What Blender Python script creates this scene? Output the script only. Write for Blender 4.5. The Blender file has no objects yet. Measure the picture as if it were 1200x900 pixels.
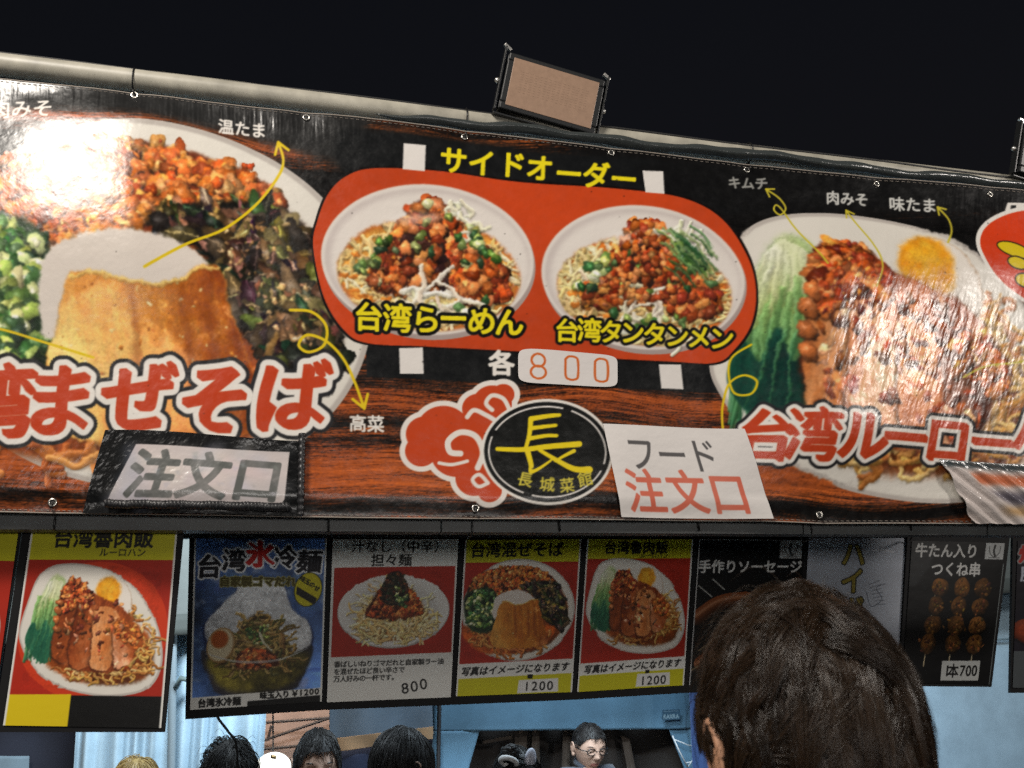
import bpy, bmesh, math, random
import numpy as np
from mathutils import Vector, Matrix

# ------------------------------------------------------------------ camera
scene = bpy.context.scene
COL = scene.collection
CAM = np.array([0.0, 0.0, 1.75])
FOC, PITCH, ROLL, YAW = 1050.0, math.radians(18.0), math.radians(-1.37), math.radians(13.8)
cp_, sp_, cy_, sy_ = math.cos(PITCH), math.sin(PITCH), math.cos(YAW), math.sin(YAW)
FW = np.array([sy_*cp_, cy_*cp_, sp_])
RT0 = np.array([cy_, -sy_, 0.0])
UP0 = np.cross(RT0, FW)
RT = math.cos(ROLL)*RT0 + math.sin(ROLL)*UP0
UP = -math.sin(ROLL)*RT0 + math.cos(ROLL)*UP0
cam_data = bpy.data.cameras.new('camera')
cam = bpy.data.objects.new('camera', cam_data)
COL.objects.link(cam)
cam.matrix_world = Matrix(((RT[0], UP[0], -FW[0], CAM[0]), (RT[1], UP[1], -FW[1], CAM[1]),
                           (RT[2], UP[2], -FW[2], CAM[2]), (0, 0, 0, 1)))
cam_data.sensor_width = 36.0
cam_data.lens = FOC/1200.0*36.0
cam_data.clip_start = 0.05
cam_data.clip_end = 2000.0
cam_data.dof.use_dof = True
cam_data.dof.focus_distance = 2.25
cam_data.dof.aperture_fstop = 10.0
scene.camera = cam
scene.render.resolution_x, scene.render.resolution_y = 1024, 768

# ------------------------------------------------------------------ night sky
world = bpy.data.worlds.new('World')
scene.world = world
world.use_nodes = True
wn = world.node_tree
wn.nodes.clear()
w_out = wn.nodes.new('ShaderNodeOutputWorld')
w_bg = wn.nodes.new('ShaderNodeBackground')
w_sky = wn.nodes.new('ShaderNodeTexSky')
w_sky.sky_type = 'NISHITA'
w_sky.sun_disc = False
w_sky.sun_elevation = math.radians(-3.3)
w_sky.sun_rotation = math.radians(200.0)
w_bg.inputs['Strength'].default_value = 0.15
wn.links.new(w_sky.outputs['Color'], w_bg.inputs['Color'])
wn.links.new(w_bg.outputs['Background'], w_out.inputs['Surface'])
vs = scene.view_settings
vs.view_transform = 'Standard'
vs.look = 'None'
vs.exposure = 0.0
vs.gamma = 1.0
vs.use_curve_mapping = False
scene.cycles.use_denoising = False      # keep the grain of a night photograph


def ray(x, y):
    """Direction of the sight line through a point of the picture."""
    d = FW[None]*FOC + RT[None]*(np.atleast_1d(x)-600.0)[:, None] + UP[None]*(450.0-np.atleast_1d(y))[:, None]
    return d/np.linalg.norm(d, axis=1)[:, None]


def on_plane(x, y, Y):
    """Where sight lines meet the upright plane at depth Y."""
    d = ray(np.asarray(x, float).ravel(), np.asarray(y, float).ravel())
    t = Y/d[:, 1]
    return CAM[None] + d*t[:, None]


def pt(x, y, Y):
    return on_plane([x], [y], Y)[0]


BAN_Y = 2.0


# ------------------------------------------------------------------ lamps of the market lane, and added fill lights
def lamp(name, kind, loc, aim, energy, color, size=None, spot=None, blend=0.5):
    d = bpy.data.lights.new(name, kind)
    d.energy = energy
    d.color = color
    if kind == 'AREA':
        d.shape = 'RECTANGLE'
        d.size, d.size_y = size
    elif kind in ('SPOT', 'POINT'):
        d.shadow_soft_size = size
    if spot:
        d.spot_size = math.radians(spot)
        d.spot_blend = blend
    o = bpy.data.objects.new(name, d)
    COL.objects.link(o)
    o.location = loc
    o.rotation_euler = (Vector(aim)-Vector(loc)).to_track_quat('-Z', 'Y').to_euler()
    return o


# floodlight on a mast across the lane: its mirror image is the glare on the vinyl
GL = pt(95, 205, BAN_Y)
GN = np.array([-0.07, -1.0, 0.07])
GN /= np.linalg.norm(GN)
vd = (GL-CAM)/np.linalg.norm(GL-CAM)
refl = vd - 2*np.dot(vd, GN)*GN
FLOOD = GL + refl*3.4
lamp('lane_floodlight', 'AREA', FLOOD, GL + np.array([0.9, 0, -0.2]), 160.0, (1.0, 0.93, 0.84), size=(0.95, 0.65))
G2 = pt(1060, 400, BAN_Y)
GN2 = np.array([0.075, -1.0, -0.065])
GN2 /= np.linalg.norm(GN2)
vd = (G2-CAM)/np.linalg.norm(G2-CAM)
lamp('lane_lamp', 'AREA', G2 + (vd-2*np.dot(vd, GN2)*GN2)*3.3, (1.3, 2.0, 2.5), 50.0, (1.0, 0.93, 0.86), size=(0.6, 0.4))
# added long soft fill behind the camera, lifting the shaded menu boards
lamp('front_fill', 'AREA', (0.5, -2.6, 1.95), (0.9, 2.4, 2.1), 42.0, (1.0, 0.95, 0.90), size=(4.0, 0.5))
lamp('back_lane_lamp', 'AREA', (1.3, 3.3, 2.80), (1.6, 5.0, 1.7), 85.0, (0.72, 0.88, 1.0), size=(1.2, 0.3))
lamp('tent_fill', 'AREA', (1.5, 4.5, 2.75), (1.35, 5.3, 1.6), 26.0, (0.76, 0.90, 1.0), size=(0.8, 0.2))  # added fill behind the valance, brightening the tent front
lamp('awning_fill', 'AREA', (0.0, 5.5, 2.9), (-0.5, 6.5, 1.9), 26.0, (1.0, 0.86, 0.72), size=(0.5, 0.3))  # added warm fill, out of sight, aimed at the peach awning
lamp('back_lane_lamp', 'AREA', (-0.4, 3.2, 2.75), (-0.2, 5.0, 1.7), 40.0, (0.80, 0.92, 1.0), size=(0.6, 0.3))

# ------------------------------------------------------------------ noise and colour helpers
RNG = np.random.default_rng(11)
random.seed(5)


def fbm(h, w, beta=1.6, ax=1.0, ay=1.0, seed=0):
    """Tileable fractal noise, mean 0, spread about 1; ax, ay > 1 stretch it along that axis."""
    r = np.random.default_rng(seed)
    fx = np.fft.rfftfreq(w)*w*ax
    fy = np.fft.fftfreq(h)*h*ay
    k = np.sqrt(fx[None]**2+fy[:, None]**2)
    k[0, 0] = 1
    a = k**(-beta)
    a[0, 0] = 0
    n = np.fft.irfft2(np.fft.rfft2(r.normal(size=(h, w)))*a, s=(h, w))
    return n/n.std()


NZ = [fbm(512, 512, b, seed=s) for s, b in enumerate((0.9, 1.3, 1.8))]


def noise_at(x, y, k=1, scale=1.0):
    xi = (np.asarray(x)*scale).astype(int) % 512
    yi = (np.asarray(y)*scale).astype(int) % 512
    return NZ[k][yi, xi]


def bil(img, x, y):
    """Bilinear look-up in an array (rows y, columns x), edges held."""
    h, w = img.shape[:2]
    x = np.clip(x, 0, w-1.001)
    y = np.clip(y, 0, h-1.001)
    x0 = x.astype(int)
    y0 = y.astype(int)
    fx = x-x0
    fy = y-y0
    if img.ndim == 3:
        fx = fx[..., None]
        fy = fy[..., None]
    return (img[y0, x0]*(1-fx)+img[y0, x0+1]*fx)*(1-fy)+(img[y0+1, x0]*(1-fx)+img[y0+1, x0+1]*fx)*fy


def lin(c):
    c = np.clip(c, 0, 1)
    return np.where(c <= 0.04045, c/12.92, ((c+0.055)/1.055)**2.4)


def sm(a, b, x):
    t = np.clip((x-a)/(b-a), 0, 1)
    return t*t*(3-2*t)


def spline(pts, closed=False, n=10):
    p = np.array(pts, float)
    m = len(p)
    out = []
    rng = range(m if closed else m-1)
    for i in rng:
        if closed:
            a, b, c, d = p[(i-1) % m], p[i], p[(i+1) % m], p[(i+2) % m]
        else:
            a, b, c, d = p[max(i-1, 0)], p[i], p[i+1], p[min(i+2, m-1)]
        t = np.linspace(0, 1, n, endpoint=False)[:, None]
        out.append(0.5*((2*b)+(-a+c)*t+(2*a-5*b+4*c-d)*t*t+(-a+3*b-3*c+d)*t**3))
    out = np.concatenate(out)
    if not closed:
        out = np.concatenate([out, p[-1:]])
    return out


_GLY = {}


def glyph(ch):
    """Triangles of one character in em units, from Blender's built-in font."""
    if ch not in _GLY:
        c = bpy.data.curves.new('glyph', 'FONT')
        c.body = ch
        c.resolution_u = 4
        o = bpy.data.objects.new('glyph', c)
        COL.objects.link(o)
        bpy.context.view_layer.update()
        m = bpy.data.meshes.new_from_object(o.evaluated_get(bpy.context.evaluated_depsgraph_get()))
        m.calc_loop_triangles()
        v = np.array([tuple(q.co)[:2] for q in m.vertices]).reshape(-1, 2)
        t = np.array([tuple(q.vertices) for q in m.loop_triangles], int).reshape(-1, 3)
        _GLY[ch] = v[t] if len(t) else np.zeros((0, 3, 2))
        bpy.data.objects.remove(o)
        bpy.data.curves.remove(c)
        bpy.data.meshes.remove(m)
    return _GLY[ch]


def raster_tris(tris, h, w):
    out = np.zeros((h, w), bool)
    for t in tris:
        x0 = max(int(t[:, 0].min()), 0)
        x1 = min(int(t[:, 0].max())+2, w)
        y0 = max(int(t[:, 1].min()), 0)
        y1 = min(int(t[:, 1].max())+2, h)
        if x1 <= x0 or y1 <= y0:
            continue
        X, Y = np.meshgrid(np.arange(x0, x1)+0.5, np.arange(y0, y1)+0.5)
        (ax, ay), (bx, by), (cx, cy) = t
        e0 = (bx-ax)*(Y-ay)-(by-ay)*(X-ax)
        e1 = (cx-bx)*(Y-by)-(cy-by)*(X-bx)
        e2 = (ax-cx)*(Y-cy)-(ay-cy)*(X-cx)
        out[y0:y1, x0:x1] |= ((e0 >= 0) & (e1 >= 0) & (e2 >= 0)) | ((e0 <= 0) & (e1 <= 0) & (e2 <= 0))
    return out


def shift(m, dx, dy):
    """Sub-pixel shift of a float mask, zero filled."""
    h, w = m.shape
    ix, iy = int(math.floor(dx)), int(math.floor(dy))
    fx, fy = dx-ix, dy-iy
    p = np.pad(m, ((abs(iy)+1,)*2, (abs(ix)+1,)*2))
    oy, ox = abs(iy)+1-iy, abs(ix)+1-ix
    g = lambda a, b: p[oy-b:oy-b+h, ox-a:ox-a+w]
    return (g(0, 0)*(1-fx)+g(1, 0)*fx)*(1-fy)+(g(0, 1)*(1-fx)+g(1, 1)*fx)*fy


def dilate(m, r):
    if r <= 0.05:
        return m
    out = m.copy()
    for rr in ([r] if r < 1.6 else [r*0.5, r] if r < 4 else [r/3, 2*r/3, r]):
        n = 8 if rr < 1.6 else 14 if rr < 4 else 22
        for k in range(n):
            a = 2*math.pi*k/n
            out = np.maximum(out, shift(m, rr*math.cos(a), rr*math.sin(a)))
    return out


class Canvas:
    """A print: colour and region per point, S points per unit, origin x0, y0."""

    def __init__(self, x0, y0, w, h, S, col):
        self.x0, self.y0, self.S = x0, y0, S
        self.W, self.H = int(w*S), int(h*S)
        self.rgb = np.empty((self.H, self.W, 3), np.float32)
        self.rgb[:] = col
        self.id = np.zeros((self.H, self.W), np.int16)
        self.names = ['sheet']

    def reg(self, name):
        if name is None:
            return None
        self.names.append(name)
        return len(self.names)-1

    def box(self, xa, ya, xb, yb):
        """Clip a box in canvas points; returns slices and point-centre grids."""
        xa, ya = max(int(xa), 0), max(int(ya), 0)
        xb, yb = min(int(xb)+1, self.W), min(int(yb)+1, self.H)
        if xb <= xa or yb <= ya:
            return None
        X, Y = np.meshgrid(np.arange(xa, xb)+0.5, np.arange(ya, yb)+0.5)
        return (slice(ya, yb), slice(xa, xb)), X, Y

    def put(self, sl, mask, col, rid=None):
        a = mask[..., None].astype(np.float32)
        self.rgb[sl] = self.rgb[sl]*(1-a)+np.asarray(col, np.float32)*a
        if rid is not None:
            v = self.id[sl]
            v[mask > 0.5] = rid


class Pen:
    """Paints on a canvas in its own units: p -> (ox + kx*x, oy + ky*y)."""

    def __init__(self, cv, ox=0.0, oy=0.0, kx=1.0, ky=None):
        self.cv, self.ox, self.oy, self.kx, self.ky = cv, ox, oy, kx, kx if ky is None else ky
        self.rid = None
        self.clip = None

    def T(self, p):
        p = np.asarray(p, float)
        c = self.cv
        return np.stack([(self.ox+p[..., 0]*self.kx-c.x0)*c.S, (self.oy+p[..., 1]*self.ky-c.y0)*c.S], -1)

    @property
    def s(self):
        return math.sqrt(abs(self.kx*self.ky))*self.cv.S

    def polymask(self, P, soft=0.0):
        """Soft-edged mask of a polygon (canvas points)."""
        pad = 2+soft*2
        b = self.cv.box(P[:, 0].min()-pad, P[:, 1].min()-pad, P[:, 0].max()+pad, P[:, 1].max()+pad)
        if b is None:
            return None
        sl, X, Y = b
        acc = np.zeros(X.shape, np.float32)
        Q = np.roll(P, -1, 0)
        xs = X[0]
        offs = ((-0.25, -0.25), (0.25, -0.25), (-0.25, 0.25), (0.25, 0.25))
        for ox, oy in offs:
            par = np.zeros(X.shape, bool)
            for (x1, y1), (x2, y2) in zip(P, Q):
                if y1 == y2:
                    continue
                lo, hi = (y1, y2) if y1 < y2 else (y2, y1)
                r0 = int(np.searchsorted(Y[:, 0]+oy, lo))
                r1 = int(np.searchsorted(Y[:, 0]+oy, hi))
                if r1 <= r0:
                    continue
                yy = Y[r0:r1, 0]+oy
                xi = x1+(yy-y1)*(x2-x1)/(y2-y1)
                par[r0:r1] ^= (xs[None]+ox) < xi[:, None]
            acc += par
        m = acc/4
        if soft > 0.5:
            m = blur(m, soft)
        return sl, X, Y, m

    def poly(self, pts, col, smooth=False, soft=0.0, tex=0.0, alpha=1.0, rid='same', texk=1, texs=1.0):
        p = spline(pts, True) if smooth else np.array(pts, float)
        r = self.polymask(self.T(p), soft*self.s)
        if r is None:
            return
        sl, X, Y, m = r
        if self.clip is not None:
            m = m*self.clip[sl]
        c = np.broadcast_to(np.asarray(col, float), X.shape+(3,))
        if tex:
            c = c*(1+tex*noise_at(X, Y, texk, texs/self.cv.S)[..., None])
        self.cv.put(sl, m*alpha, c, self.rid if rid == 'same' else rid)

    def ell(self, cx, cy, rx, ry, col, ang=0.0, **kw):
        t = np.linspace(0, 2*math.pi, 72, endpoint=False)
        a = math.radians(ang)
        x, y = rx*np.cos(t), ry*np.sin(t)
        self.poly(np.stack([cx+x*math.cos(a)-y*math.sin(a), cy+x*math.sin(a)+y*math.cos(a)], -1), col, **kw)

    def setclip(self, pts, smooth=False, soft=0.0):
        p = spline(pts, True) if smooth else np.array(pts, float)
        r = self.polymask(self.T(p), soft*self.s)
        self.clip = np.zeros((self.cv.H, self.cv.W), np.float32)
        if r is not None:
            self.clip[r[0]] = r[3]

    def blob(self, cx, cy, rx, ry, ang, col, rough=0.25, spec=0.25, rim=0.45, drop=0.35, tex=0.12, flat=0.0):
        """One morsel of food in the printed picture."""
        c = self.T((cx, cy))
        s = self.s
        rx, ry = rx*s, ry*s
        R = max(rx, ry)*1.5+2
        b = self.cv.box(c[0]-R, c[1]-R, c[0]+R, c[1]+R)
        if b is None:
            return
        sl, X, Y = b
        dx, dy = X-c[0], Y-c[1]
        ca, sa = math.cos(ang), math.sin(ang)
        u, v = (dx*ca+dy*sa)/rx, (-dx*sa+dy*ca)/ry
        th = np.arctan2(v, u)
        ph = RNG.uniform(0, 6.28, 3)
        bd = 1+rough*(0.42*np.sin(2*th+ph[0])+0.22*np.sin(3*th+ph[1])+0.16*np.sin(5*th+ph[2])+0.22*noise_at(X+ph[0]*80, Y+ph[1]*80, 1, 1.7/self.cv.S))
        rr = np.sqrt(u*u+v*v)/np.maximum(bd, 0.3)
        e = 1.0/max(min(rx, ry), 1.0)
        m = np.clip((1-rr)/e+0.5, 0, 1)
        if self.clip is not None:
            m = m*self.clip[sl]
        if drop:
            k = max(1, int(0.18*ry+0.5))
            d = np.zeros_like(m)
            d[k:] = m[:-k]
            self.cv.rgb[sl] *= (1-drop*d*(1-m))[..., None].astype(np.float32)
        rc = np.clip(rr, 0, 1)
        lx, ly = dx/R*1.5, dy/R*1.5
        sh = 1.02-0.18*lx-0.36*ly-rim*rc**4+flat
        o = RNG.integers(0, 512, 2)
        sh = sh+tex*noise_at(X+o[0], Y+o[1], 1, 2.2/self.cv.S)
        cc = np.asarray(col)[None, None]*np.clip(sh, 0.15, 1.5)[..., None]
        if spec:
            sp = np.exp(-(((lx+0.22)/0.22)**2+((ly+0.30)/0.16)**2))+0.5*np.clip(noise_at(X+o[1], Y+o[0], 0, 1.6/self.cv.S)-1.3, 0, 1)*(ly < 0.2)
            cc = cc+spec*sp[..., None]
        self.cv.put(sl, m, np.clip(cc, 0, 1), self.rid)

    def strand(self, pts, w, c0, c1=None, taper=0.0, shade=0.45, spec=0.15, alpha=1.0, drop=0.3, n=8):
        P = self.T(spline(pts, False, n))
        hw = w*self.s*0.5
        pad = hw+2
        b = self.cv.box(P[:, 0].min()-pad, P[:, 1].min()-pad, P[:, 0].max()+pad, P[:, 1].max()+pad)
        if b is None:
            return
        sl, X, Y = b
        best = np.full(X.shape, 1e9)
        tt = np.zeros(X.shape)
        sd = np.zeros(X.shape)
        N = len(P)-1
        for i in range(N):
            a, d = P[i], P[i+1]-P[i]
            L2 = max(d@d, 1e-9)
            t = np.clip(((X-a[0])*d[0]+(Y-a[1])*d[1])/L2, 0, 1)
            ex, ey = X-a[0]-t*d[0], Y-a[1]-t*d[1]
            q = np.hypot(ex, ey)
            k = q < best
            best[k] = q[k]
            tt[k] = ((i+t)/N)[k]
            sd[k] = (ex*0.45+ey*0.9)[k]
        h = hw*(1-taper*tt)
        m = np.clip(h-best+0.5, 0, 1)*np.clip(h*2, 0, 1)*alpha
        if self.clip is not None:
            m = m*self.clip[sl]
        if drop:
            d = np.clip((h*1.9-best)/np.maximum(h, 0.5), 0, 1)*drop*(sd > 0)
            self.cv.rgb[sl] *= (1-d*(1-m))[..., None].astype(np.float32) if self.clip is None else (1-d*(1-m)*self.clip[sl])[..., None].astype(np.float32)
        q = sd/np.maximum(h, 0.5)
        col = np.asarray(c0)[None, None]
        if c1 is not None:
            col = col*(1-tt[..., None])+np.asarray(c1)*tt[..., None]
        col = col*((0.95 if shade else 1.0)-shade*0.6*q-shade*0.25*np.abs(q))[..., None]+spec*np.exp(-((q+0.35)/0.25)**2)[..., None]
        self.cv.put(sl, m, np.clip(col, 0, 1), self.rid)

    def line(self, pts, w, col, rid='same', alpha=1.0):
        old = self.rid
        if rid != 'same':
            self.rid = rid
        self.strand(pts, w, col, shade=0.0, spec=0.0, drop=0.0, alpha=alpha)
        self.rid = old

    def text(self, s, pos, size, fill, weight=0.0, outl=(), slope=0.0, slant=0.0, sx=1.0, step=None, rid='same', warp=0.0, wear=0.0, vertical=False, alpha=1.0, rot=0.0, nib=0.0):
        """Characters centred on pos (list of centres, or one centre of the whole line)."""
        size_c = size*self.s
        if np.ndim(pos) == 1:
            st = size*sx if step is None else step
            n = len(s)
            k = np.arange(n)-(n-1)/2
            pos = [(pos[0], pos[1]+q*st) for q in k] if vertical else [(pos[0]+q*st, pos[1]+q*st*slope) for q in k]
        cs = self.T(np.array(pos, float))
        mx = max([o[0] for o in outl], default=0)*self.s
        R = size_c*0.75*max(1, sx)+mx+weight*self.s+4
        b = self.cv.box(cs[:, 0].min()-R, cs[:, 1].min()-R, cs[:, 0].max()+R, cs[:, 1].max()+R)
        if b is None:
            return
        sl, X, Y = b
        x0, y0 = X[0, 0]-0.5, Y[0, 0]-0.5
        h, w = X.shape
        mask = np.zeros((h*2, w*2), bool)
        for ch, c in zip(s, cs):
            g = glyph(ch)
            if not len(g):
                continue
            ax = 0.5 if ord(ch) > 0x2000 else 0.5*(g[..., 0].max()+g[..., 0].min())
            lx = (g[..., 0]-ax)*size_c*sx
            ly = -(g[..., 1]-0.37)*size_c
            lx = lx-slant*ly
            ly = ly+slope*lx
            if rot:
                lx, ly = lx*math.cos(rot)-ly*math.sin(rot), lx*math.sin(rot)+ly*math.cos(rot)
            tr = np.stack([(lx+c[0]-x0)*2, (ly+c[1]-y0)*2], -1)
            mask |= raster_tris(tr, h*2, w*2)
        m = mask.reshape(h, 2, w, 2).mean((1, 3)).astype(np.float32)
        if warp:
            q = warp*size_c
            wx = bil(NZ[2], (X*0.9*40/size_c) % 510, (Y*0.9*40/size_c) % 510)*q
            wy = bil(NZ[2], (X*0.9*40/size_c+170) % 510, (Y*0.9*40/size_c+90) % 510)*q
            m = bil(m, X-0.5-x0+wx, Y-0.5-y0+wy)
        m = dilate(m, weight*self.s)
        if nib:
            # a flat brush held aslant: strokes thicken across it and end in slanted cuts
            q = nib*self.s
            o = m
            for k in np.linspace(-1, 1, 13):
                o = np.maximum(o, shift(m, k*q*0.80, k*q*0.60))
            m = o
        rid = self.rid if rid == 'same' else rid
        for ow, oc in sorted(outl, key=lambda q: -q[0]):
            self.cv.put(sl, dilate(m, ow*self.s)*alpha, oc, rid)
        if wear:
            m = m*np.clip(1-wear*(0.5+0.6*noise_at(X, Y, 2, 1.0)), 0, 1)
        self.cv.put(sl, m*alpha, fill, rid)


def blur(m, s):
    r = int(s*2.5)+1
    k = np.exp(-0.5*(np.arange(-r, r+1)/max(s, 1e-3))**2)
    k /= k.sum()
    for ax in (0, 1):
        p = np.pad(m, [(r, r) if a == ax else (0, 0) for a in range(2)], mode='edge')
        acc = 0
        for i, q in enumerate(k):
            acc = acc+q*(p[i:i+m.shape[0]] if ax == 0 else p[:, i:i+m.shape[1]])
        m = acc
    return m


def inside(pts, n):
    """n random points inside a polygon, sorted from top to bottom."""
    p = np.array(pts, float)
    lo, hi = p.min(0), p.max(0)
    out = []
    q = np.roll(p, -1, 0)
    while len(out) < n:
        c = RNG.uniform(lo, hi, (n*2, 2))
        par = np.zeros(len(c), bool)
        for (x1, y1), (x2, y2) in zip(p, q):
            if y1 != y2:
                k = ((y1 > c[:, 1]) != (y2 > c[:, 1])) & (c[:, 0] < x1+(c[:, 1]-y1)*(x2-x1)/(y2-y1))
                par ^= k
        out += list(c[par])
    out = np.array(out[:n])
    return out[np.argsort(out[:, 1]+RNG.uniform(-6, 6, n))]


def pick(cols, j=0.08):
    c = np.array(cols[RNG.integers(len(cols))])
    return np.clip(c*(1+RNG.normal()*j)+RNG.normal(size=3)*j*0.25, 0, 1)


# ------------------------------------------------------------------ printed food
MEAT = [(0.88, 0.52, 0.24), (0.84, 0.42, 0.16), (0.92, 0.64, 0.36), (0.72, 0.31, 0.12), (0.86, 0.46, 0.20)]
MEATRED = [(0.76, 0.34, 0.14), (0.64, 0.25, 0.10), (0.83, 0.46, 0.22), (0.50, 0.18, 0.08), (0.85, 0.53, 0.29)]
GREENS = [(0.20, 0.36, 0.16), (0.38, 0.50, 0.22), (0.62, 0.68, 0.34), (0.15, 0.26, 0.15), (0.80, 0.82, 0.58), (0.30, 0.42, 0.24)]
NOOD = [(0.94, 0.84, 0.60), (0.96, 0.90, 0.74), (0.90, 0.74, 0.46), (0.92, 0.80, 0.52)]
DARKLEAF = [(0.16, 0.13, 0.09), (0.26, 0.21, 0.13), (0.40, 0.31, 0.19), (0.11, 0.10, 0.08), (0.20, 0.19, 0.12), (0.50, 0.39, 0.25)]


def mince(p, poly, n, r, cols=MEAT, base=(0.34, 0.14, 0.06), spec=0.28):
    p.poly(poly, base, smooth=True, soft=1.5, tex=0.2)
    for x, y in inside(poly, n):
        k = RNG.uniform(0.6, 1.35)
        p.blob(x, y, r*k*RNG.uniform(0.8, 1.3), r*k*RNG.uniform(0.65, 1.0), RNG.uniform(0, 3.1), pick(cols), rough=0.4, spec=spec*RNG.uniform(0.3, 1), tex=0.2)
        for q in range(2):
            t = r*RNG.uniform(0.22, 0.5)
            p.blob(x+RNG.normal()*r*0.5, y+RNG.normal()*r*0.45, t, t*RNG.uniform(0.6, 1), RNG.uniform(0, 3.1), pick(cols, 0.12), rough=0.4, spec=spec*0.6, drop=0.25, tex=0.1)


def tangle(p, poly, n, w, cols=NOOD, L=60, curl=1.0):
    for x, y in inside(poly, n):
        a = RNG.uniform(0, 6.28)
        pts = []
        for k in range(5):
            pts.append((x, y))
            a += RNG.normal()*curl
            x += math.cos(a)*L/4
            y += math.sin(a)*L/4*0.7
        p.strand(pts, w*RNG.uniform(0.8, 1.2), pick(cols, 0.05))


def scallion(p, poly, n, r, cols=GREENS):
    for x, y in inside(poly, n):
        a = RNG.uniform(0, 3.1)
        c = pick(cols)
        p.blob(x, y, r*RNG.uniform(0.8, 1.3), r*RNG.uniform(0.5, 0.9), a, c, rough=0.15, spec=0.3, rim=0.35)
        if RNG.random() < 0.5:
            p.blob(x, y, r*0.5, r*0.32, a, np.clip(c*1.35+0.08, 0, 1), rough=0.1, spec=0.1, drop=0)


def leaves(p, poly, n, r, cols=DARKLEAF, base=(0.07, 0.06, 0.045)):
    p.poly(poly, base, smooth=True, soft=2)
    for x, y in inside(poly, n):
        a = RNG.normal()*0.7+0.9
        k = RNG.uniform(0.5, 1.5)
        c = pick(cols, 0.15)
        p.blob(x, y, r*1.7*k, r*0.55*k*RNG.uniform(0.6, 1.4), a, c, rough=0.4, spec=0.32*RNG.random(), tex=0.22, rim=0.6)
        if RNG.random() < 0.35:
            q = r*1.5*k
            p.strand([(x-q*math.cos(a), y-q*math.sin(a)), (x, y-0.2*r), (x+q*math.cos(a), y+q*math.sin(a))], 0.16*r, np.clip(c*2.2+0.1, 0, 1), drop=0)


NV = fbm(512, 512, 1.5, ax=1, ay=5, seed=41)
NV2 = fbm(512, 512, 1.2, ax=1, ay=9, seed=42)


def flesh(p, poly, ramp, seed=0, sc=1.0, lean=0.0, fade=(0, 0), amp=0.9, tilt=None, spec=0.25, fine=1.0):
    """Streaky meat inside a polygon: noise drawn out along the fibres, run through a colour ramp."""
    P = p.T(spline(poly, True))
    r = p.polymask(P, 1.0*p.s)
    if r is None:
        return
    sl, X, Y, m = r
    q = sc/p.s*1.0
    u = (X+lean*(Y-Y.min()))*q+seed*97
    v = Y*q+seed*53
    w = 14*NZ[2][(v*0.8).astype(int) % 512, (u*0.8).astype(int) % 512]
    a = bil(NV, (u*0.7+w*0.5) % 510, (v*0.8) % 510)
    b = bil(NV2, (u*2.3+w) % 510, (v*2.0) % 510)*fine
    c = noise_at(X, Y, 1, 2.2/p.cv.S)
    t = 0.5+amp*(0.22*a+0.13*b+0.07*c)
    if tilt is not None:
        t = t+tilt*((X-X.min())/(X.max()-X.min())-0.5)
    ramp = np.array(ramp)
    n = len(ramp)
    t = np.clip(t, 0, 1)*(n-1)
    col = np.stack([np.interp(t, np.arange(n), ramp[:, k]) for k in range(3)], -1)
    gx = np.gradient(a*0.6+b*0.3, axis=1)
    col = col*(1-np.clip(gx*1.6, -0.3, 0.3))[..., None]
    col = col+spec*np.clip(b*0.5+c*0.6-1.0, 0, 1)[..., None]+spec*0.9*np.clip(noise_at(X+200, Y+90, 2, 1.1/p.cv.S)+0.5*a-1.15, 0, 0.8)[..., None]
    if p.clip is not None:
        m = m*p.clip[sl]
    p.cv.put(sl, m, np.clip(col, 0, 1), p.rid)


WX, WY = fbm(512, 512, 1.25, seed=71), fbm(512, 512, 1.25, seed=72)


def loosen(cv, x0, y0, x1, y1, amp=1.6, wl=1.0, soft=0.6, grain=0.05, mask=None):
    """Jitter a painted stretch of print so that its morsels lose their even outlines, then soften it like a photograph."""
    b = cv.box((x0-cv.x0)*cv.S, (y0-cv.y0)*cv.S, (x1-cv.x0)*cv.S, (y1-cv.y0)*cv.S)
    if b is None:
        return
    sl, X, Y = b
    img = cv.rgb[sl]
    h, w = X.shape
    u, v = X/cv.S*2.0/wl, Y/cv.S*2.0/wl
    f = lambda N: bil(N, u % 510, v % 510)
    e = np.minimum(np.minimum(X-X[0, 0], X[0, -1]-X), np.minimum(Y-Y[0, 0], Y[-1, 0]-Y))
    k = amp*cv.S*np.clip(e/12, 0, 1)
    out = bil(img, X-X[0, 0]+k*f(WX), Y-Y[0, 0]+k*f(WY))
    for c in range(3):
        out[..., c] = blur(out[..., c], soft*cv.S)
    out = out*(1+grain*noise_at(X+37, Y+11, 0, 1.0)[..., None]*(out.mean(-1, keepdims=True) < 0.8))
    if mask is not None:
        q = np.sqrt(((X/cv.S+cv.x0-mask[0])/mask[2])**2+((Y/cv.S+cv.y0-mask[1])/mask[3])**2)
        m = sm(1.06, 0.97, q)[..., None]
        out = img*(1-m)+out*m
    cv.rgb[sl] = np.clip(out, 0, 1)


def plate(p, rim_pts, col=(0.90, 0.88, 0.84), edge=(0.74, 0.71, 0.68)):
    p.poly(rim_pts, edge, smooth=True)
    c = np.mean(np.array(rim_pts), 0)
    q = [(c[0]+(x-c[0])*0.975, c[1]+(y-c[1])*0.97) for x, y in rim_pts]
    p.poly(q, col, smooth=True, soft=1.0, tex=0.012, texk=2)


def ell_pts(cx, cy, rx, ry, ang=0, n=24):
    t = np.linspace(0, 2*math.pi, n, endpoint=False)
    a = math.radians(ang)
    x, y = rx*np.cos(t), ry*np.sin(t)
    return [tuple(q) for q in np.stack([cx+x*math.cos(a)-y*math.sin(a), cy+x*math.sin(a)+y*math.cos(a)], -1)]


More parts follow.
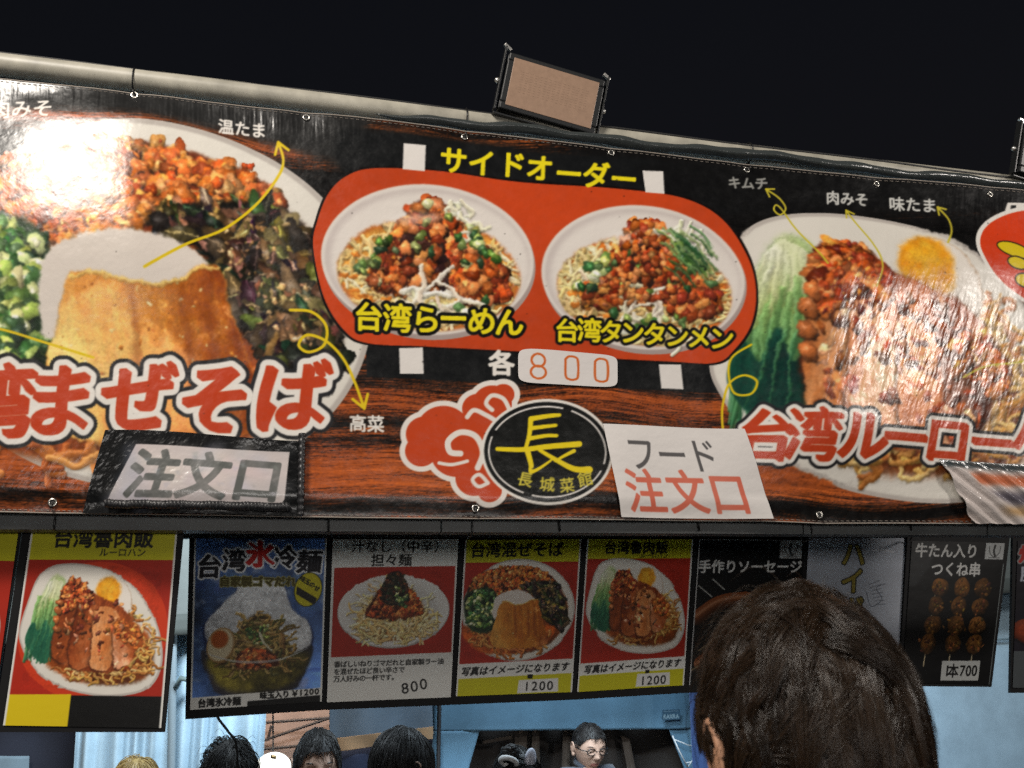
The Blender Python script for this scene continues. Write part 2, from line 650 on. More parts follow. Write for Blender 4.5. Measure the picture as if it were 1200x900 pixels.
def dish_mazesoba(p, dens=1.0, inner=True):
    """Round plate of dry noodles: mince, dark pickled leaves, scallions, egg, pork block (its units: the banner's)."""
    plate(p, ell_pts(170, 360, 266, 213, 3))
    if inner:
        p.poly(ell_pts(165, 365, 236, 180, 3), (0.42, 0.20, 0.08), smooth=True, soft=3, tex=0.25)
    D = lambda n: max(20, int(n*dens))
    p.poly([(-80, 420), (20, 470), (120, 480), (300, 430), (345, 440), (320, 490), (240, 530), (120, 545), (-10, 525), (-80, 470)], (0.70, 0.32, 0.10), smooth=True, soft=4, tex=0.2)
    tangle(p, [(-60, 440), (330, 440), (290, 510), (120, 535), (-20, 515)], D(120), 9, [(0.80, 0.46, 0.18), (0.72, 0.36, 0.12), (0.86, 0.58, 0.28)], 70)
    mince(p, [(-75, 300), (-60, 240), (0, 195), (70, 182), (150, 175), (205, 178), (290, 203), (332, 238), (300, 252), (235, 245), (200, 272), (110, 292), (40, 300), (-20, 305)], D(520), 9)
    leaves(p, [(176, 266), (232, 243), (332, 243), (372, 290), (392, 360), (398, 430), (372, 452), (300, 408), (262, 345), (236, 298)], D(260), 11)
    for x, y in inside([(240, 250), (340, 260), (385, 420), (300, 395)], D(60)):
        p.blob(x, y, RNG.uniform(2, 6), RNG.uniform(1.5, 3), RNG.uniform(0, 3), pick([(0.72, 0.56, 0.38), (0.60, 0.44, 0.26), (0.80, 0.66, 0.46)]), spec=0.3)
    p.poly([(-85, 300), (0, 262), (62, 292), (66, 420), (20, 452), (-60, 430)], (0.10, 0.20, 0.10), smooth=True, soft=3, tex=0.3)
    scallion(p, [(-80, 300), (0, 265), (58, 292), (60, 415), (10, 440), (-60, 420)], D(230), 12)
    # egg white and the pork block
    p.poly([(52, 392), (50, 340), (62, 305), (108, 283), (168, 279), (218, 292), (246, 318), (240, 345), (160, 350), (92, 345), (70, 392)], (0.90, 0.86, 0.82), smooth=True, soft=1.2, tex=0.015, texk=2)
    blk = [(86, 330), (112, 326), (160, 338), (205, 334), (232, 318), (258, 316), (268, 350), (292, 425), (312, 500), (200, 520), (60, 505), (54, 440), (66, 390)]
    p.poly(blk, (0.84, 0.56, 0.18), smooth=True, soft=1.5, tex=0.10)
    flesh(p, blk, [(0.36, 0.13, 0.04), (0.56, 0.25, 0.07), (0.73, 0.40, 0.11), (0.82, 0.51, 0.17), (0.88, 0.62, 0.27)], 1, 0.8, lean=-0.10, tilt=-0.72, amp=1.05, fine=0.25, spec=0.35)
    p.setclip(blk, True, 1.0)
    for k in range(D(60)):
        x, y = RNG.uniform(70, 290), RNG.uniform(335, 470)
        p.blob(x, y, RNG.uniform(1, 3.5), RNG.uniform(0.8, 2.5), RNG.uniform(0, 3), pick([(0.98, 0.86, 0.60), (0.70, 0.40, 0.14)]), spec=0.2, drop=0, rim=0.1, flat=0.0)
    for x in (150, 212, 240):
        p.poly([(x, 336), (x+5, 337), (x+14, 400), (x+20, 470), (x+10, 470), (x+4, 400)], (0.50, 0.22, 0.06), soft=3, alpha=0.55)
    p.clip = None
    p.strand([(88, 331), (112, 327), (160, 339), (205, 335), (234, 319), (258, 317)], 4.5, (0.96, 0.78, 0.42), drop=0.1, alpha=0.8)


def dish_lurohan(p, dens=1.0):
    """Plate of braised pork on noodles with leafy greens and half an egg (its units: the banner's)."""
    plate(p, [(830, 420), (846, 335), (862, 285), (890, 260), (940, 250), (1010, 254), (1085, 274), (1140, 308), (1190, 362), (1228, 430), (1240, 510), (1205, 570), (1110, 590), (1010, 580), (940, 556), (880, 515), (843, 465)])
    D = lambda n: max(16, int(n*dens))
    p.poly([(900, 480), (930, 400), (1100, 380), (1190, 430), (1215, 500), (1180, 550), (1060, 560), (960, 535)], (0.55, 0.26, 0.09), smooth=True, soft=4, tex=0.25)
    tangle(p, [(1110, 360), (1170, 385), (1215, 450), (1215, 510), (1120, 540), (1000, 550), (960, 520), (1100, 480)], D(170), 6, [(0.86, 0.66, 0.34), (0.78, 0.54, 0.24), (0.90, 0.74, 0.46), (0.70, 0.42, 0.18)], 52)
    # bok choy: pale stalk above, deep green leaf below
    p.poly([(868, 440), (872, 380), (884, 320), (912, 282), (938, 290), (944, 350), (940, 420), (930, 480), (905, 500), (880, 480)], (0.60, 0.72, 0.44), smooth=True, soft=4)
    for k in range(D(170)):
        a = RNG.uniform(-1, 1)
        x0, y0 = 914+a*20, 284+abs(a)*16+RNG.uniform(0, 25)
        x1, y1 = 902+a*34, 375+RNG.uniform(-20, 20)
        x2, y2 = 900+a*40-6, 430+RNG.uniform(-10, 75)
        g = RNG.random()
        p.strand([(x0, y0), (x1, y1)], RNG.uniform(2, 7), (0.92, 0.93, 0.83), (0.60+0.15*g, 0.74, 0.40), alpha=0.7, drop=0.05, shade=0.25)
        p.strand([(x1, y1-20), ((x1+x2)/2+RNG.normal()*5, (y1+y2)/2), (x2, y2)], RNG.uniform(3, 10), (0.52, 0.70, 0.38), (0.12+0.10*g, 0.38+0.10*g, 0.26), alpha=0.8, drop=0.1, taper=0.3)
    flesh(p, [(850, 440), (866, 400), (884, 424), (902, 392), (918, 430), (937, 418), (934, 470), (918, 505), (885, 496), (860, 470)], [(0.05, 0.19, 0.17), (0.09, 0.31, 0.24), (0.18, 0.43, 0.31), (0.42, 0.62, 0.46)], 9, 1.1, lean=0.2, amp=1.15, fine=0.5)
    for x0, x1, x2 in ((896, 886, 866), (908, 900, 890), (918, 914, 912), (928, 930, 928)):
        p.strand([(x0, 395), (x1, 440), (x2, 490)], 4, (0.40, 0.66, 0.40), (0.10, 0.36, 0.22), alpha=0.7, drop=0.2, taper=0.6)
    p.poly([(906, 285), (925, 280), (936, 310), (928, 350)], (0.84, 0.87, 0.66), smooth=True, soft=4, alpha=0.6)
    # egg
    p.ell(1090, 345, 47, 62, (0.72, 0.62, 0.52), ang=-24)
    p.ell(1090, 344, 45, 60, (0.93, 0.90, 0.86), ang=-24, soft=1)
    p.ell(1072, 322, 34, 38, (0.90, 0.58, 0.10), ang=-10, soft=3, tex=0.10)
    p.ell(1072, 318, 22, 25, (0.96, 0.72, 0.20), ang=-10, soft=6)
    for k in range(D(70)):
        a, q = RNG.uniform(0, 6.28), RNG.uniform(0, 1)**0.5
        p.ell(1072+31*q*math.cos(a), 323+34*q*math.sin(a), 4, 3, pick([(0.97, 0.74, 0.26), (0.86, 0.52, 0.08)]), soft=2, alpha=0.5)
    # braised pork
    P1 = [(935, 330), (945, 300), (985, 296), (1010, 312), (1030, 330), (1100, 355), (1150, 400), (1160, 470), (1120, 520), (1040, 530), (960, 505), (928, 460), (930, 390)]
    p.poly(P1, (0.36, 0.15, 0.06), smooth=True, soft=2, tex=0.25)
    R1 = [(0.26, 0.10, 0.05), (0.48, 0.20, 0.08), (0.66, 0.33, 0.15), (0.78, 0.48, 0.30), (0.90, 0.70, 0.58)]
    R2 = [(0.38, 0.16, 0.07), (0.64, 0.31, 0.13), (0.80, 0.48, 0.25), (0.90, 0.66, 0.46)]
    flesh(p, P1, R1, 2, 1.1, lean=0.15)
    slabs = [([(938, 352), (965, 335), (992, 352), (985, 420), (972, 500), (935, 490), (928, 440)], 0.25), ([(985, 358), (1020, 345), (1046, 368), (1050, 440), (1035, 515), (985, 512), (976, 440)], 0.05), ([(1040, 372), (1085, 362), (1112, 392), (1110, 470), (1090, 520), (1045, 515), (1040, 440)], -0.1), ([(1100, 398), (1140, 402), (1160, 440), (1150, 500), (1110, 515), (1098, 450)], -0.2)]
    for k, (q, ln) in enumerate(slabs):
        p.poly([(x-3, y+3) for x, y in q], (0.16, 0.07, 0.04), smooth=True, soft=2.5, alpha=0.75)
        flesh(p, q, R2 if k % 2 == 0 else R1, 5+k, 1.0, lean=ln, amp=1.0, fine=0.35, spec=0.4)
    for k in range(D(60)):
        x = RNG.uniform(940, 1150)
        y = 350+abs(x-990)*0.35+RNG.uniform(-5, 120)
        p.blob(x, y, RNG.uniform(3, 12), RNG.uniform(2.5, 6), 1.3+RNG.normal()*0.7, pick([(0.76, 0.44, 0.28), (0.52, 0.22, 0.10), (0.86, 0.60, 0.46), (0.66, 0.32, 0.16)], 0.1), rough=0.45, drop=0.18, spec=0.2, tex=0.25, rim=0.3)
    for k in range(D(26)):
        p.blob(RNG.uniform(950, 1120), RNG.uniform(350, 440), RNG.uniform(5, 12), RNG.uniform(3, 6), RNG.uniform(0, 3), pick([(0.40, 0.20, 0.11), (0.78, 0.48, 0.30), (0.52, 0.25, 0.12)]), rough=0.35, drop=0.1, spec=0.2)
    p.clip = None
    mince(p, [(934, 345), (944, 302), (962, 292), (1000, 298), (1012, 318), (1030, 334), (1022, 372), (985, 350), (960, 380), (938, 372)], D(110), 8, MEATRED, (0.38, 0.12, 0.05))
    for x, y in ((932, 372), (930, 395), (936, 352), (934, 420)):
        p.blob(x, y, 13, 9, 0.9, (0.72, 0.40, 0.20), spec=0.3)
    mince(p, [(1100, 395), (1150, 400), (1180, 440), (1160, 470), (1110, 440)], D(50), 7, MEAT, (0.5, 0.25, 0.1))


def dish_ramen(p, cx, cy, rx, ry, ang, dens=1.0, soup=(0.86, 0.60, 0.26), spill=0.0):
    """Bowl of noodle soup heaped with red mince, bean sprouts and scallions."""
    D = lambda n: max(14, int(n*dens))
    q = rx/125.0
    p.ell(cx+2*q, cy+6*q, rx, ry, (0.66, 0.60, 0.58), ang)
    p.ell(cx, cy, rx, ry, (0.88, 0.85, 0.82), ang, soft=0.6)
    p.ell(cx, cy+1*q, rx*0.965, ry*0.955, (0.80, 0.76, 0.74), ang, soft=1.2)
    p.ell(cx+3*q, cy+3*q, rx*0.93, ry*0.92, (0.90, 0.87, 0.84), ang, soft=3)
    si = ell_pts(cx+2*q, cy+18*q, rx*0.86, ry*0.74, ang)
    p.poly(si, (0.76, 0.40, 0.16), smooth=True, soft=1.5*q)
    p.poly(ell_pts(cx+2*q, cy+18*q, rx*0.82, ry*0.70, ang), soup, smooth=True, soft=2*q, tex=0.12)
    p.setclip(si, True, 1.0)
    tangle(p, ell_pts(cx, cy+20*q, rx*0.78, ry*0.66, ang), D(260), 4.2*q, NOOD, 64*q)
    for k in range(D(40)):
        a = RNG.uniform(0, 6.28)
        p.blob(cx+rx*0.7*math.cos(a)*RNG.uniform(0.6, 1.1), cy+18*q+ry*0.6*math.sin(a)*RNG.uniform(0.6, 1.1), 6*q, 3*q, 0, (0.86, 0.50, 0.18), drop=0, spec=0.3, rim=0.2)
    p.clip = None
    hp = [(cx-70*q, cy+26*q), (cx-58*q, cy-4*q), (cx-34*q, cy-34*q), (cx-14*q, cy-66*q), (cx+8*q, cy-70*q), (cx+28*q, cy-58*q), (cx+40*q, cy-30*q), (cx+70*q, cy-8*q), (cx+94*q, cy+16*q), (cx+96*q, cy+44*q), (cx+66*q, cy+52*q), (cx+30*q, cy+36*q), (cx-10*q, cy+28*q), (cx-46*q, cy+42*q)]
    mince(p, hp, D(330), 7.5*q, MEATRED, (0.30, 0.10, 0.05))
    for x, y in inside([(cx-30*q, cy-40*q), (cx+20*q, cy-40*q), (cx+20*q, cy+30*q), (cx-30*q, cy+20*q)], D(34)):
        p.blob(x, y, 9*q, 6*q, RNG.uniform(0, 3), pick([(0.20, 0.11, 0.09), (0.26, 0.15, 0.12)]), rough=0.35, spec=0.12)
    for x, y in inside(hp, D(46)):
        p.blob(x, y, 8*q, 6.5*q, RNG.uniform(0, 3), pick(MEATRED), rough=0.4, spec=0.25)
    tangle(p, [(cx-30*q, cy+30*q), (cx+24*q, cy+30*q), (cx+30*q, cy+62*q), (cx-40*q, cy+62*q)], D(13), 4.8*q, [(0.95, 0.90, 0.80)], 60*q, 0.6)
    tangle(p, [(cx+30*q, cy-50*q), (cx+56*q, cy-52*q), (cx+60*q, cy-30*q)], D(5), 4.5*q, [(0.94, 0.92, 0.80)], 34*q, 0.7)
    scallion(p, hp, D(15), 6*q)
    scallion(p, [(cx-82*q, cy+10*q), (cx-58*q, cy-28*q), (cx-44*q, cy-24*q), (cx-66*q, cy+20*q)], D(9), 6.5*q, GREENS)
    scallion(p, [(cx+36*q, cy-46*q), (cx+60*q, cy-34*q), (cx+90*q, cy+10*q), (cx+60*q, cy-10*q)], D(6), 6.5*q, GREENS)
    scallion(p, [(cx-60*q, cy+44*q), (cx+70*q, cy+44*q), (cx+50*q, cy+66*q), (cx-50*q, cy+66*q)], D(9), 6*q)
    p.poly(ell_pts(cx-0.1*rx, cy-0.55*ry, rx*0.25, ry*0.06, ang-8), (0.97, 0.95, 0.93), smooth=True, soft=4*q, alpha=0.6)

# ------------------------------------------------------------------ the banner's print
RED = (0.77, 0.27, 0.115)
BLACK = (0.055, 0.058, 0.062)
YEL = (0.93, 0.86, 0.12)
WHT = (0.93, 0.91, 0.88)
BX0, BX1 = -130.0, 1330.0
TOPX, TOPY = [-130, 0, 450, 650, 820, 1200, 1330], [78, 93, 141, 164, 186, 223, 236]
BOTX, BOTY = [-130, 0, 120, 350, 560, 900, 970, 1330], [596, 599, 601, 605, 607, 610, 613, 613]


def arrow(p, pts, w, col, head=13):
    p.line(pts, w, col)
    q = spline(pts)
    a, b = q[-4], q[-1]
    d = (b-a)/np.linalg.norm(b-a)
    for s in (-1, 1):
        e = b-head*(d*0.85+s*0.55*np.array([-d[1], d[0]]))
        p.line([tuple(b), tuple((b+e)/2), tuple(e)], w, col)


def paint_banner():
    cv = Canvas(-140, 60, 1480, 570, 2.0, BLACK)
    p = Pen(cv)
    # --- dark wood boards, grain along the banner
    X, Y = np.meshgrid(np.arange(cv.W)/cv.S+cv.x0, np.arange(cv.H)/cv.S+cv.y0)
    top, bot = np.interp(X[0], TOPX, TOPY), np.interp(X[0], BOTX, BOTY)
    T = (Y-top[None])/(bot-top)[None]
    T2 = T+0.012*np.sin(X/90)+0.008*np.sin(X/37+2)
    N1 = fbm(1024, 1024, 1.35, ax=26, ay=1, seed=21)
    N2 = fbm(1024, 1024, 0.75, ax=30, ay=1, seed=22)
    N3 = fbm(1024, 1024, 1.7, ax=2.5, ay=1, seed=23)
    yi = (T2*1150).astype(int) % 1024
    xi = (X*0.9+400).astype(int) % 1024
    g1, g2, g3 = N1[yi, xi], N2[yi, xi], N3[(yi//2) % 1024, xi]
    # boards: alternating warm and near-black bands
    bx = np.interp(T2, [0, .05, .09, .13, .2, .26, .5, .66, .685, .705, .72, .75, .80, .84, .90, .94, .965, .985, 1], [-.6, -.3, .35, -.3, -.1, .5, .4, -.9, .2, .75, .3, -.7, .1, .55, .75, .2, -.9, -.2, .3])
    e = bx+0.55*g1+0.30*g2+0.30*g3-0.1+0.25*sm(420, 330, X)*sm(0.2, .3, T)-0.9*sm(620, 760, X)*sm(0.4, 0.28, T)-0.6*sm(300, 60, X)*sm(.09, .04, T)
    warm = np.stack([0.60+0.10*g2, 0.285+0.055*g2, 0.125+0.02*g2], -1)
    m = sm(-0.45, 1.0, e)[..., None]
    dk = np.array((0.06, 0.055, 0.055))
    cv.rgb[:] = dk*(1-m)+warm*m
    line = sm(0.25, 1.5, -g2)[..., None]*0.70
    cv.rgb[:] *= 1-line
    # --- black ink strokes behind the lettering
    p.poly([(-140, 60), (430, 60), (430, 160), (520, 168), (455, 196), (400, 196), (330, 172), (250, 155), (150, 138), (-20, 128), (-140, 140)], (0.13, 0.13, 0.13), smooth=True, soft=5, tex=0.18, texk=2)
    p.poly([(395, 158), (430, 152), (520, 160), (640, 176), (760, 186), (860, 205), (870, 245), (800, 250), (600, 240), (420, 214)], (0.075, 0.08, 0.085), smooth=True, soft=2.5)
    p.poly([(780, 190), (1340, 232), (1340, 262), (1130, 250), (900, 252), (800, 240)], (0.06, 0.06, 0.062), smooth=True, soft=6)
    p.poly([(428, 395), (856, 415), (850, 462), (700, 455), (430, 440)], (0.075, 0.08, 0.085))
    # --- left plate
    p.rid = cv.reg('printed_dish')
    dish_mazesoba(p)
    loosen(cv, -100, 145, 440, 580, 1.6, 1.0, 0.75, mask=(165, 362, 238, 186))
    # --- right plate
    p.rid = cv.reg('printed_dish')
    dish_lurohan(p, 1.3)
    loosen(cv, 866, 268, 1225, 572, 1.7, 1.0, 0.8)
    # --- side order panel
    pan = [(367, 290), (372, 258), (385, 226), (406, 206), (440, 197), (520, 200), (610, 212), (720, 221), (800, 233), (846, 258), (872, 300), (881, 345), (876, 384), (858, 412), (838, 426), (790, 425), (700, 420), (600, 411), (500, 405), (432, 402), (404, 388), (380, 350)]
    p.rid = cv.reg('side_order_panel')
    p.poly([(x+(-2.2 if x < 600 else 2.2), y+(-2.2 if y < 320 else 2)) for x, y in pan], (0.06, 0.04, 0.04), smooth=True)
    p.poly(pan, RED, smooth=True, tex=0.025, texk=1)
    r = cv.reg('printed_dish')
    p.rid = r
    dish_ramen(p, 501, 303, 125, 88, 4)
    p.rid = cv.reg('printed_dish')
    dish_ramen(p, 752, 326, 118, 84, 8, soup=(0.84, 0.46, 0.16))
    for k in range(130):
        x, y = inside([(705, 330), (735, 275), (768, 268), (800, 310), (790, 350), (720, 356)], 1)[0]
        p.blob(x, y, 5, 4, RNG.uniform(0, 3), pick(MEATRED), rough=0.4, spec=0.2)
    leaves_c = [(0.16, 0.32, 0.16), (0.34, 0.50, 0.24), (0.50, 0.62, 0.36)]
    for k in range(26):
        x, y = 768+RNG.uniform(0, 46), 286+RNG.uniform(-22, 30)
        p.strand([(x, y), (x+14, y+9), (x+26, y+24)], 3, pick(leaves_c), alpha=0.8)
    loosen(cv, 380, 220, 622, 392, 1.3, 0.8, 0.65, mask=(502, 308, 108, 74))
    loosen(cv, 638, 246, 868, 410, 1.3, 0.8, 0.65, mask=(754, 332, 102, 70))
    # --- lettering
    L = lambda: setattr(p, 'rid', cv.reg('lettering'))
    for q in ([(473, 168), (499, 170), (498, 200), (472, 198)], [(753, 200), (777, 201), (778, 228), (756, 226)], [(468, 407), (496, 406), (497, 437), (469, 437)], [(771, 428), (797, 428), (800, 457), (774, 456)]):
        p.rid = cv.reg('printed_square')
        p.poly(q, (0.90, 0.88, 0.86))
    L()
    p.text('サイドオーダー', [(532, 187), (565, 190), (601, 192), (633, 196), (667, 203), (699, 205), (731, 210)], 33, YEL, weight=1.1, slope=0.09, slant=0.05)
    L()
    p.text('台湾らーめん', [(432, 371), (466, 372), (500, 373), (532, 372), (565, 375), (597, 377)], 35, YEL, weight=1.1, outl=[(4.0, (0.05, 0.05, 0.04))], slope=0.03)
    L()
    p.text('台湾タンタンメン', [(664, 388), (690, 388), (715, 390), (740, 391), (766, 393), (792, 395), (818, 396), (844, 398)], 29, YEL, weight=0.9, outl=[(3.4, (0.05, 0.05, 0.04))], slope=0.05)
    L()
    p.text('各', (588, 425), 31, WHT, weight=1.2, slope=0.04)
    L()
    ol = [(7.0, WHT), (11.5, (0.14, 0.14, 0.15))]
    p.text('台湾まぜそば', [(-78, 478), (-2, 472), (70, 470), (163, 466), (252, 470), (342, 465)], 88, (0.77, 0.255, 0.11), weight=0.8, nib=3.6, outl=ol, slope=-0.06, slant=0.12, warp=0.014)
    L()
    p.text('台湾ルーローハン', [(892, 512), (942, 514), (1000, 516), (1051, 518), (1104, 519), (1161, 521), (1215, 505), (1272, 510)], 62, (0.77, 0.255, 0.11), weight=0.5, nib=2.4, outl=[(4.6, WHT), (8, (0.14, 0.14, 0.15))], slope=0.05, slant=0.08, warp=0.014)
    for t, pos, s, c, sl in (('肉みそ', (27, 131), 25, WHT, 0.0), ('温たま', (284, 151), 19, WHT, 0.07), ('高菜', (430, 496), 21, WHT, 0.03), ('キムチ', (877, 214), 16, (0.62, 0.62, 0.60), 0.02), ('肉みそ', (994, 232), 17, (0.80, 0.80, 0.78), 0.06), ('味たま', (1070, 240), 18.5, (0.82, 0.82, 0.80), 0.06)):
        L()
        p.text(t, pos, s, c, weight=0.55, slope=sl)
    # --- pointing arrows
    AY = (0.90, 0.78, 0.10)
    p.rid = cv.reg('arrow')
    arrow(p, [(172, 320), (220, 292), (262, 272), (300, 240), (325, 208), (332, 188), (326, 166)], 3.2, AY, 15)
    p.rid = cv.reg('arrow')
    arrow(p, [(340, 364), (365, 366), (382, 382), (380, 404), (362, 413), (350, 405), (360, 393), (382, 400), (402, 420), (416, 448), (427, 478)], 3.4, AY, 17)
    p.rid = cv.reg('arrow')
    p.line([(-90, 372), (0, 388), (50, 402), (110, 420)], 3, AY)
    AY2 = (0.80, 0.74, 0.22)
    p.rid = cv.reg('arrow')
    arrow(p, [(955, 320), (932, 276), (918, 248), (910, 240), (907, 246), (914, 252), (921, 244), (914, 232), (898, 221)], 2.0, AY2, 10)
    p.rid = cv.reg('arrow')
    arrow(p, [(1010, 347), (1018, 322), (1012, 292), (1000, 262), (992, 246)], 2.0, AY2, 10)
    p.rid = cv.reg('arrow')
    arrow(p, [(1102, 290), (1110, 274), (1109, 258), (1098, 243)], 2.2, AY2, 10)
    p.rid = cv.reg('arrow')
    p.line([(846, 507), (845, 480), (852, 452), (868, 442), (882, 450), (876, 464), (858, 462), (852, 440), (856, 420), (876, 407)], 2.6, AY)
    p.rid = cv.reg('arrow')
    p.line([(1120, 446), (1150, 432), (1200, 424), (1260, 400)], 2.4, AY2)
    # --- lantern-like red pepper emblem at the right end
    p.rid = cv.reg('printed_pepper')
    pp = [(1141, 300), (1146, 276), (1166, 258), (1200, 247), (1250, 246), (1300, 268), (1312, 310), (1280, 350), (1230, 366), (1190, 352), (1158, 330)]
    p.poly([(1176, 250), (1180, 238), (1240, 238), (1240, 256)], WHT)
    p.poly([(1182, 252), (1184, 241), (1190, 241), (1190, 254)], BLACK)
    p.poly([(1200, 250), (1200, 241), (1212, 241), (1212, 252)], BLACK)
    p.poly([(1223+(x-1223)*1.06, 306+(y-306)*1.08) for x, y in pp], WHT, smooth=True)
    p.poly(pp, (0.84, 0.25, 0.10), smooth=True, tex=0.02)
    for x, y, a, rx, ry in ((1181, 297, 18, 20, 8), (1184, 313, 14, 12, 6.5), (1193, 333, 10, 12, 7), (1226, 284, 30, 16, 8), (1240, 300, 0, 18, 8), (1250, 325, -20, 14, 7)):
        p.ell(x, y, rx+1.6, ry+1.6, (0.16, 0.12, 0.05), ang=a)
        p.ell(x, y, rx, ry, (0.88, 0.78, 0.10), ang=a)
    # --- cloud motif and the round emblem
    p.rid = cv.reg('cloud_motif')
    CL = [(577, 473, 23), (560, 478, 18), (520, 505, 32), (498, 508, 22), (494, 528, 19), (560, 520, 36), (535, 530, 30), (556, 560, 22), (574, 575, 14), (583, 545, 20), (590, 462, 13)]
    for grow, c in ((6.5, (0.92, 0.89, 0.86)), (0, RED)):
        for x, y, r_ in CL:
            p.ell(x, y, r_+grow, (r_+grow)*0.95, c)
    wc = (0.92, 0.89, 0.86)
    p.line([(560, 548), (566, 530), (558, 511), (540, 506), (526, 516), (528, 529), (540, 531)], 7, wc)
    p.line([(597, 480), (590, 467), (577, 463), (570, 472), (577, 480)], 5, wc)
    p.line([(548, 488), (556, 480), (570, 486), (580, 492)], 5.4, wc)
    p.line([(572, 566), (562, 556), (554, 562), (561, 570), (572, 566)], 4.4, wc)
    p.line([(515, 542), (530, 544), (548, 540)], 4, wc)
    p.rid = cv.reg('emblem')
    p.ell(641, 530, 77, 62, (0.92, 0.90, 0.87), ang=3)
    p.ell(641, 530, 73.5, 58.5, (0.075, 0.08, 0.08), ang=3)
    p.ell(641, 530, 69, 54, (0.90, 0.88, 0.86), ang=3)
    p.ell(641, 530, 67, 52, (0.085, 0.09, 0.085), ang=3, tex=0.1)
    for a in (20, 110, 205, 290):
        t = math.radians(a)
        p.ell(641+68*math.cos(t), 530+53*math.sin(t), 5, 4, (0.08, 0.08, 0.08))
    # the brushed character, stroke by stroke
    p.rid = cv.reg('emblem_character')
    Y1 = (0.94, 0.84, 0.12)

    def brush(pts, w0, w1):
        q = spline(pts, n=14)
        n = len(q)
        for i in range(n-1):
            w = w0+(w1-w0)*i/(n-1)
            p.line([tuple(q[i]), tuple((q[i]+q[i+1])/2), tuple(q[i+1])], w, Y1)
    brush([(622, 491), (620, 510), (615, 528)], 6, 4)
    brush([(622, 491), (642, 488), (655, 487)], 6, 4)
    brush([(623, 502), (640, 500), (651, 499)], 5, 3.6)
    brush([(621, 514), (640, 511), (652, 511)], 5, 3.6)
    brush([(583, 526), (612, 527), (640, 524), (678, 521)], 5, 7)
    brush([(618, 529), (622, 545), (622, 553), (632, 549), (645, 540)], 6.5, 2.5)
    brush([(632, 528), (652, 540), (672, 550), (690, 551)], 4, 8)
    brush([(672, 529), (660, 535), (650, 541)], 4.5, 2.5)
    p.rid = cv.reg('lettering')
    for ch, x, y, a in (('長', 616, 562, 0.22), ('城', 641, 568, 0.05), ('菜', 664, 569, -0.10), ('館', 685, 562, -0.24)):
        p.text(ch, (x, y), 18, (0.86, 0.80, 0.28), weight=0.4, rot=a, warp=0.02)
    # --- grime: small scuffs and specks on the print
    for k in range(260):
        x, y = RNG.uniform(-130, 1330), RNG.uniform(95, 600)
        cvr = p.rid
        p.rid = None
        q = RNG.uniform(0.3, 1.1)
        p.ell(x, y, q, q*RNG.uniform(0.4, 1), (0.12, 0.10, 0.09), alpha=0.6)
        p.rid = cvr
    return cv

# ------------------------------------------------------------------ materials
MATS = {}


